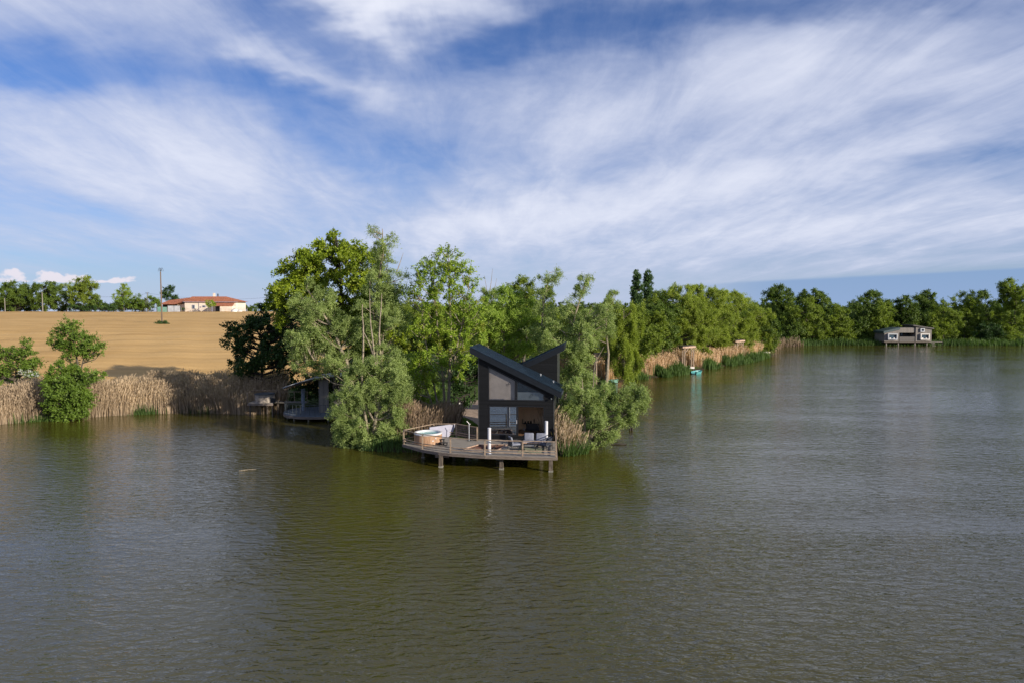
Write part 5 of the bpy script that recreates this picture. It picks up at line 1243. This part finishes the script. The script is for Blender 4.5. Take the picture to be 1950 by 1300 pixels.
tree('crest_bush', 'wide low garden tree just left of the farmhouse', 278, 262, [(270, 574, 14, 11), (287, 576, 15, 10), (296, 580, 10, 7), (262, 580, 12, 8)], 'bank', group=G)
tree('leaning_pine', 'wind bent tree behind the farmhouse wing', 321, 285, [(318, 556, 9, 7), (328, 550, 6, 7), (325, 568, 13, 7), (314, 562, 7, 6), (336, 566, 6, 5)], 'dark', dens=.8, shell=.3)
tree('house_shrub', 'small leafy shrub before the farmhouse wall', 401, 259, [(401, 577, 8, 5), (397, 580, 4, 4), (406, 580, 4, 4)], 'ash', cat='bush', dens=1.0)
tree('fence_hedge', 'low dark hedge along the fence on the crest', 165, 260, [(140, 586, 9, 4), (160, 586, 14, 4), (185, 587, 12, 4), (212, 586, 14, 4)], 'dark', cat='hedge')
tree('yard_bush', 'round bush between the grey fence and the farmhouse', 347.5, 260, [(347.5, 587, 3.6, 3)], 'dark', cat='bush')
for px, Y, r_ in ((309.5, 151.3, .9),):
    p = on(px, Y); e_ = empty('weed_tuft', p, 0, 'ring of green weeds round the foot of the wooden pole', 'weeds')
    v, f, t, _ = foliage([((0, 0, .15), (2.0, 1.2, .45))], KIND['bank'], 1.6, 1.2, .2); raw_mesh('leaves', v, f, LM['dark'], t, parent=e_)

# ------------------------------------------------------------------ far bank, front row individually
FG = 'trees along the far bank'
far = [ # px, Y, kind, label, blobs
 (1484, 192, 'forest', 'tall dark dome shaped tree, first on the far bank', [(1484, 560, 20, 16), (1470, 575, 18, 18), (1496, 575, 18, 18), (1484, 600, 26, 22)]),
 (1550, 200, 'forest', 'dark flat topped tree behind the pale round willow', [(1548, 562, 26, 12), (1562, 572, 16, 14), (1535, 575, 20, 14)]),
 (1533, 186, 'round', 'pale green round willow low on the far bank', [(1535, 600, 36, 30), (1518, 615, 28, 30), (1555, 615, 24, 30), (1535, 640, 44, 18)]),
 (1510, 184, 'forest', 'low shaded bank tree beside the little footbridge', [(1505, 625, 22, 24), (1500, 645, 22, 12)]),
 (1598, 186, 'round', 'upright narrow tree right of the pale round willow', [(1602, 600, 17, 22), (1600, 625, 19, 26), (1608, 645, 20, 12)]),
 (1632, 188, 'forest', 'twin stemmed green tree left of the yellowish one', [(1640, 598, 20, 24), (1630, 625, 20, 26), (1640, 645, 22, 12)]),
 (1668, 200, 'forest', 'tall layered dark tree rising above the far cabin left side', [(1665, 566, 18, 10), (1680, 578, 14, 12), (1652, 578, 14, 12), (1668, 595, 24, 20)]),
 (1677, 187, 'round', 'yellowish green tree left of the far cabin', [(1677, 592, 18, 18), (1672, 612, 20, 22), (1688, 625, 18, 20), (1665, 640, 24, 14)]),
 (1720, 200, 'forest', 'broad dark tree directly behind the far cabin', [(1718, 590, 22, 20), (1740, 605, 30, 24), (1715, 620, 24, 22)]),
 (1762, 205, 'forest', 'tree with a light tuft on top behind the far cabin', [(1765, 562, 15, 9), (1758, 580, 24, 14), (1780, 590, 24, 18), (1760, 605, 30, 24)]),
 (1795, 188, 'round', 'leafy yellow green tree right of the far cabin', [(1793, 600, 24, 16), (1810, 610, 20, 18), (1785, 620, 20, 18), (1800, 635, 22, 12)]),
 (1835, 196, 'round', 'tall green tree between the cabin and the right edge', [(1835, 580, 20, 18), (1850, 600, 22, 26), (1860, 625, 22, 24), (1838, 640, 28, 16)]),
 (1862, 205, 'forest', 'small pointed treetop near the right edge', [(1862, 564, 14, 9), (1868, 580, 20, 14), (1890, 590, 18, 16)]),
 (1880, 187, 'dark', 'grey green bank shrub under the right hand trees', [(1885, 635, 20, 20), (1900, 645, 20, 12)]),
 (1930, 190, 'round', 'tallest tree at the right picture edge', [(1930, 545, 24, 12), (1915, 560, 18, 12), (1945, 570, 24, 26), (1925, 600, 30, 32), (1945, 635, 30, 26)]),
 (1910, 186, 'round', 'bright small bush at the waterline on the right edge', [(1928, 644, 14, 10), (1915, 650, 10, 7)]),
]
for px, Y, k_, lb, bl_ in far: tree('far_tree', lb, px, Y + 8, [(q[0], q[1], q[2] * 1.12, q[3] * 1.05) for q in bl_], k_, group=FG, nbr=.3, shell=.4)
# woods that read as one mass
wb = []
rg = random.Random(21)
for i in range(34):
    px = 1440 + i * 17 + rg.uniform(-6, 6); wb.append((px, 603 + rg.uniform(-8, 8), 24, 18, rg.uniform(-8, 12)))
    wb.append((px + 5, 625 + rg.uniform(-6, 6), 24, 28, rg.uniform(-14, -4)))
tree('far_woodland', 'dense dark wood closing the far side of the lake', 1720, 226, wb, 'forest', cat='woodland', stuff=True, nbr=.1, depth=.7)
wb = []
for i in range(22):
    px = 700 + i * 26 + rg.uniform(-8, 8); wb.append((px, 612 + rg.uniform(-8, 8), 28, 26, rg.uniform(-8, 10))); wb.append((px, 650, 28, 28, rg.uniform(-12, 4)))
tree('headland_wood', 'green thicket filling the back of the headland', 960, 104, wb, 'round', cat='woodland', stuff=True, nbr=.1, depth=.7)
wb = []
for i in range(44):
    px = 440 + i * 26 + rg.uniform(-10, 10); wb.append((px, 588 + rg.uniform(-3, 3), 24, 9, rg.uniform(-30, 30)))
tree('distant_woodland', 'low distant woods along the horizon', 900, 420, wb, 'forest', cat='woodland', stuff=True, nbr=.0, depth=.7, dens=.9)
wb = []
for i in range(16):
    px = -160 + i * 13; wb.append((px, 580, 18, 10, rg.uniform(-6, 6)))
for i in range(15): wb.append((i * 20 - 5, 585 + rg.uniform(-1, 1), 13, 6, -10))
tree('crest_hedge_wood', 'dark garden hedge closing the left end of the crest', -50, 282, wb, 'forest', cat='woodland', stuff=True, nbr=.0)
wb = []
for i in range(14):
    px = 1180 + i * 22; wb.append((px, 640 + rg.uniform(-5, 5), 24, 26, rg.uniform(-5, 5)))
tree('shore_thicket', 'shaded undergrowth behind the rounded willows of the right shore', 1320, 150, wb, 'forest', cat='woodland', stuff=True, nbr=.0)

# ------------------------------------------------------------------ reeds
def reed_mat(name, a, b, tr=.25):
    return leaf_mat(name, a, b, tr, None, .7)
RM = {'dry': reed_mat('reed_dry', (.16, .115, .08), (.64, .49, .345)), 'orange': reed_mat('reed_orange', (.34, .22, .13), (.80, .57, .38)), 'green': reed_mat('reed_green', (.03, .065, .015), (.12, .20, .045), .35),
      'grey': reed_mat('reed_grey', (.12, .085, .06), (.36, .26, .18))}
def reeds(name, label, line, off0, off1, n, h0, h1, m_, w=.05, plume=True, cat='reeds', lean=.16, clump=.0, zfix=None):
    P = np.array([tuple(gnd(a, b).xy) for a, b in line]); seg = np.hypot(*(P[1:] - P[:-1]).T); cs = np.concatenate([[0], np.cumsum(seg)])
    t = RNG.random(n) * cs[-1]
    if clump: ck = np.floor(t / clump); t = (ck + .5 + .25 * np.sin(ck * 7.3) + (.15 + .12 * np.sin(ck * 3.7)) * RNG.normal(size=n)) * clump
    bx = np.interp(t, cs, P[:, 0]); by = np.interp(t, cs, P[:, 1]); o = off0 + (off1 - off0) * RNG.random(n)
    dx = np.interp(t + .5, cs, P[:, 0]) - np.interp(t - .5, cs, P[:, 0]); dy = np.interp(t + .5, cs, P[:, 1]) - np.interp(t - .5, cs, P[:, 1]); L = np.hypot(dx, dy) + 1e-6
    x = bx - dy / L * o; y = by + dx / L * o
    z = hgt(x, y) - .05
    low = .5 + .5 * np.sin(t * .55 + 1) * np.sin(t * .21 + o * .3)
    h = (h0 + (h1 - h0) * RNG.random(n) ** .7) * (.86 + .16 * low)
    h = h * (1 + .10 * np.sin(t * .9 + 2) + .07 * np.sin(t * 2.3) + .06 * RNG.normal(size=n)) * np.where(o < 1.0, .55 + .45 * RNG.random(n), 1)
    az = RNG.random(n) * 2 * math.pi; ln = lean * (.3 + 1.3 * RNG.random(n) ** 2) * h; lx = np.cos(az) * ln; ly = np.sin(az) * ln
    lx += .10 * h * np.sin(t * .4); 
    fa = RNG.random(n) * math.pi; wx = np.cos(fa) * w / 2 * (.6 + .8 * RNG.random(n)); wy = np.sin(fa) * w / 2
    V = []; 
    b0 = np.stack([x, y, z], 1); b1 = b0 + np.stack([lx * .35, ly * .35, h * .55], 1); b2 = b0 + np.stack([lx, ly, h * .98], 1); wv = np.stack([wx, wy, 0 * wx], 1)
    V = np.stack([b0 - wv, b0 + wv, b1 + wv * .9, b1 - wv * .9, b1 - wv * .9, b1 + wv * .9, b2 + wv * .25, b2 - wv * .25], 1)
    T = np.clip(.05 + .35 * RNG.random(n) + .25 * (1 + np.sin(t * .35 + o * .5) * np.sin(t * .13 + 1)) + .25 * (RNG.random(n) > .8), 0, 1); fq = 2
    if plume:
        pd = np.stack([lx * .2 + .05, ly * .2, 0 * h + .30], 1); pw = wv * 1.3
        V = np.concatenate([V, np.stack([b2 - wv * .2, b2 + pd * .45 + pw, b2 + pd, b2 + pd * .45 - pw], 1)], 1)
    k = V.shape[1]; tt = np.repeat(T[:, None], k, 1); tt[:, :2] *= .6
    if plume: tt[:, 8:] = np.clip(tt[:, 8:] + .12, 0, 1)
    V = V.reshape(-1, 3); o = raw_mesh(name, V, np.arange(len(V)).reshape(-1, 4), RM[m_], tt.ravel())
    tag(o, label, cat, None, 'stuff'); return o
LB = [(-260, 832), (0, 807), (60, 801), (130, 797), (200, 791)]
reeds('dry_reeds', 'tall dry tan reeds on the left shore at the picture edge', LB, -.4, 4.2, 26000, 1.9, 3.0, 'dry', .05)
LB2 = [(150, 795), (200, 791), (300, 786), (400, 785), (470, 788), (545, 784)]
reeds('dry_reeds', 'tall dry brown reeds between the willow shrub and the reed platform', LB2, -.4, 5.2, 36000, 1.8, 2.8, 'dry', .05)
reeds('green_reed_shoots', 'green shoots at the foot of the left shore reeds', [(0, 807), (130, 797), (300, 786), (400, 785), (520, 785)], -.5, .7, 3200, .5, 1.6, 'green', .05, False, clump=7.0)
reeds('dry_reeds', 'shaded brown reeds behind the hot tub corner', [(745, 858), (790, 858), (870, 858)], 1.6, 4.5, 3600, 1.2, 2.6, 'grey', .04)  # darker reed colour chosen here to stand in for shade
reeds('mixed_reeds', 'tuft of green and straw reeds at the right foot of the cabin', [(1062, 865), (1104, 859)], -.6, 2.0, 900, 1.2, 2.6, 'dry', .05, True, lean=.3)
reeds('mixed_green_reeds', 'green reed blades at the right foot of the cabin', [(1062, 866), (1112, 859)], -.8, 1.5, 1400, .8, 1.8, 'green', .06, False, lean=.35)
RB = [(1166, 730), (1200, 721), (1250, 718), (1300, 711)]
reeds('orange_reeds', 'rusty tan reed bed between the weeping willow and the teal boat', RB, .8, 13, 24000, 1.3, 2.4, 'orange', .08)
RB2 = [(1342, 703), (1345, 702), (1420, 690), (1455, 681), (1466, 674)]
reeds('orange_reeds', 'rusty tan reed bed on the point below the farthest gantry', RB2, .8, 8, 15000, 1.3, 2.6, 'orange', .09)
reeds('green_rushes', 'clumps of green rushes along the water left of the teal boat', [(1185, 723), (1200, 722), (1250, 719), (1310, 710)], -.9, 1.4, 6500, .9, 1.9, 'green', .10, False, clump=5.2)
reeds('green_rushes', 'clumps of green rushes along the point right of the teal boat', [(1343, 703), (1350, 702), (1420, 691), (1460, 680)], -.9, 1.4, 6500, 1.0, 2.0, 'green', .10, False, clump=6.2)
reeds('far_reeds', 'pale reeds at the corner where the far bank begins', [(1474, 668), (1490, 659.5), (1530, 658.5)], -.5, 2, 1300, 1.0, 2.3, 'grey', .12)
# low bank growth so that the shore is never a bare edge
reeds('bank_grass', 'low green growth along the water line of the headland', [(640, 828), (665, 848), (710, 858), (770, 860), (850, 862), (960, 863), (1060, 864), (1105, 859), (1145, 846), (1160, 826), (1172, 790), (1170, 756), (1166, 732)], -.3, 1.5, 9000, .4, 1.1, 'green', .05, False, cat='grass')
reeds('bank_growth', 'dark low growth along the far bank water line', [(1490, 659), (1560, 657), (1700, 657.5), (1950, 658), (2200, 660)], -.4, 2.0, 7000, .6, 1.8, 'green', .14, False, cat='grass')
# lawn blades beside the cabin
def lawn(name, label, pts, n, h_):
    P = np.array([tuple(gnd(a, b, .6).xy) for a, b in pts]); lo, hi = P.min(0), P.max(0); x = lo[0] + (hi[0] - lo[0]) * RNG.random(n * 2); y = lo[1] + (hi[1] - lo[1]) * RNG.random(n * 2)
    k = inside(x, y, P); x, y = x[k], y[k]; z = hgt(x, y); n = len(x); a = RNG.random(n) * 6.28; w = .018; hh = h_ * (.5 + RNG.random(n))
    b0 = np.stack([x, y, z - .02], 1); wv = np.stack([np.cos(a) * w, np.sin(a) * w, 0 * a], 1); tp = b0 + np.stack([np.sin(a * 3) * hh * .4, np.cos(a * 5) * hh * .4, hh], 1)
    V = np.stack([b0 - wv, b0 + wv, tp + wv * .2, tp - wv * .2], 1).reshape(-1, 3)
    tag(raw_mesh(name, V, np.arange(len(V)).reshape(-1, 4), leaf_mat('lawn_leaf', (.06, .11, .012), (.15, .24, .03), .35), np.repeat(RNG.random(n), 4)), label, 'grass', None, 'stuff')
lawn('lawn_grass', 'short bright lawn grass between the airy tree and the cabin', [(800, 842), (845, 768), (862, 785), (876, 794), (897, 801), (912, 812), (912, 838)], 16000, .10)
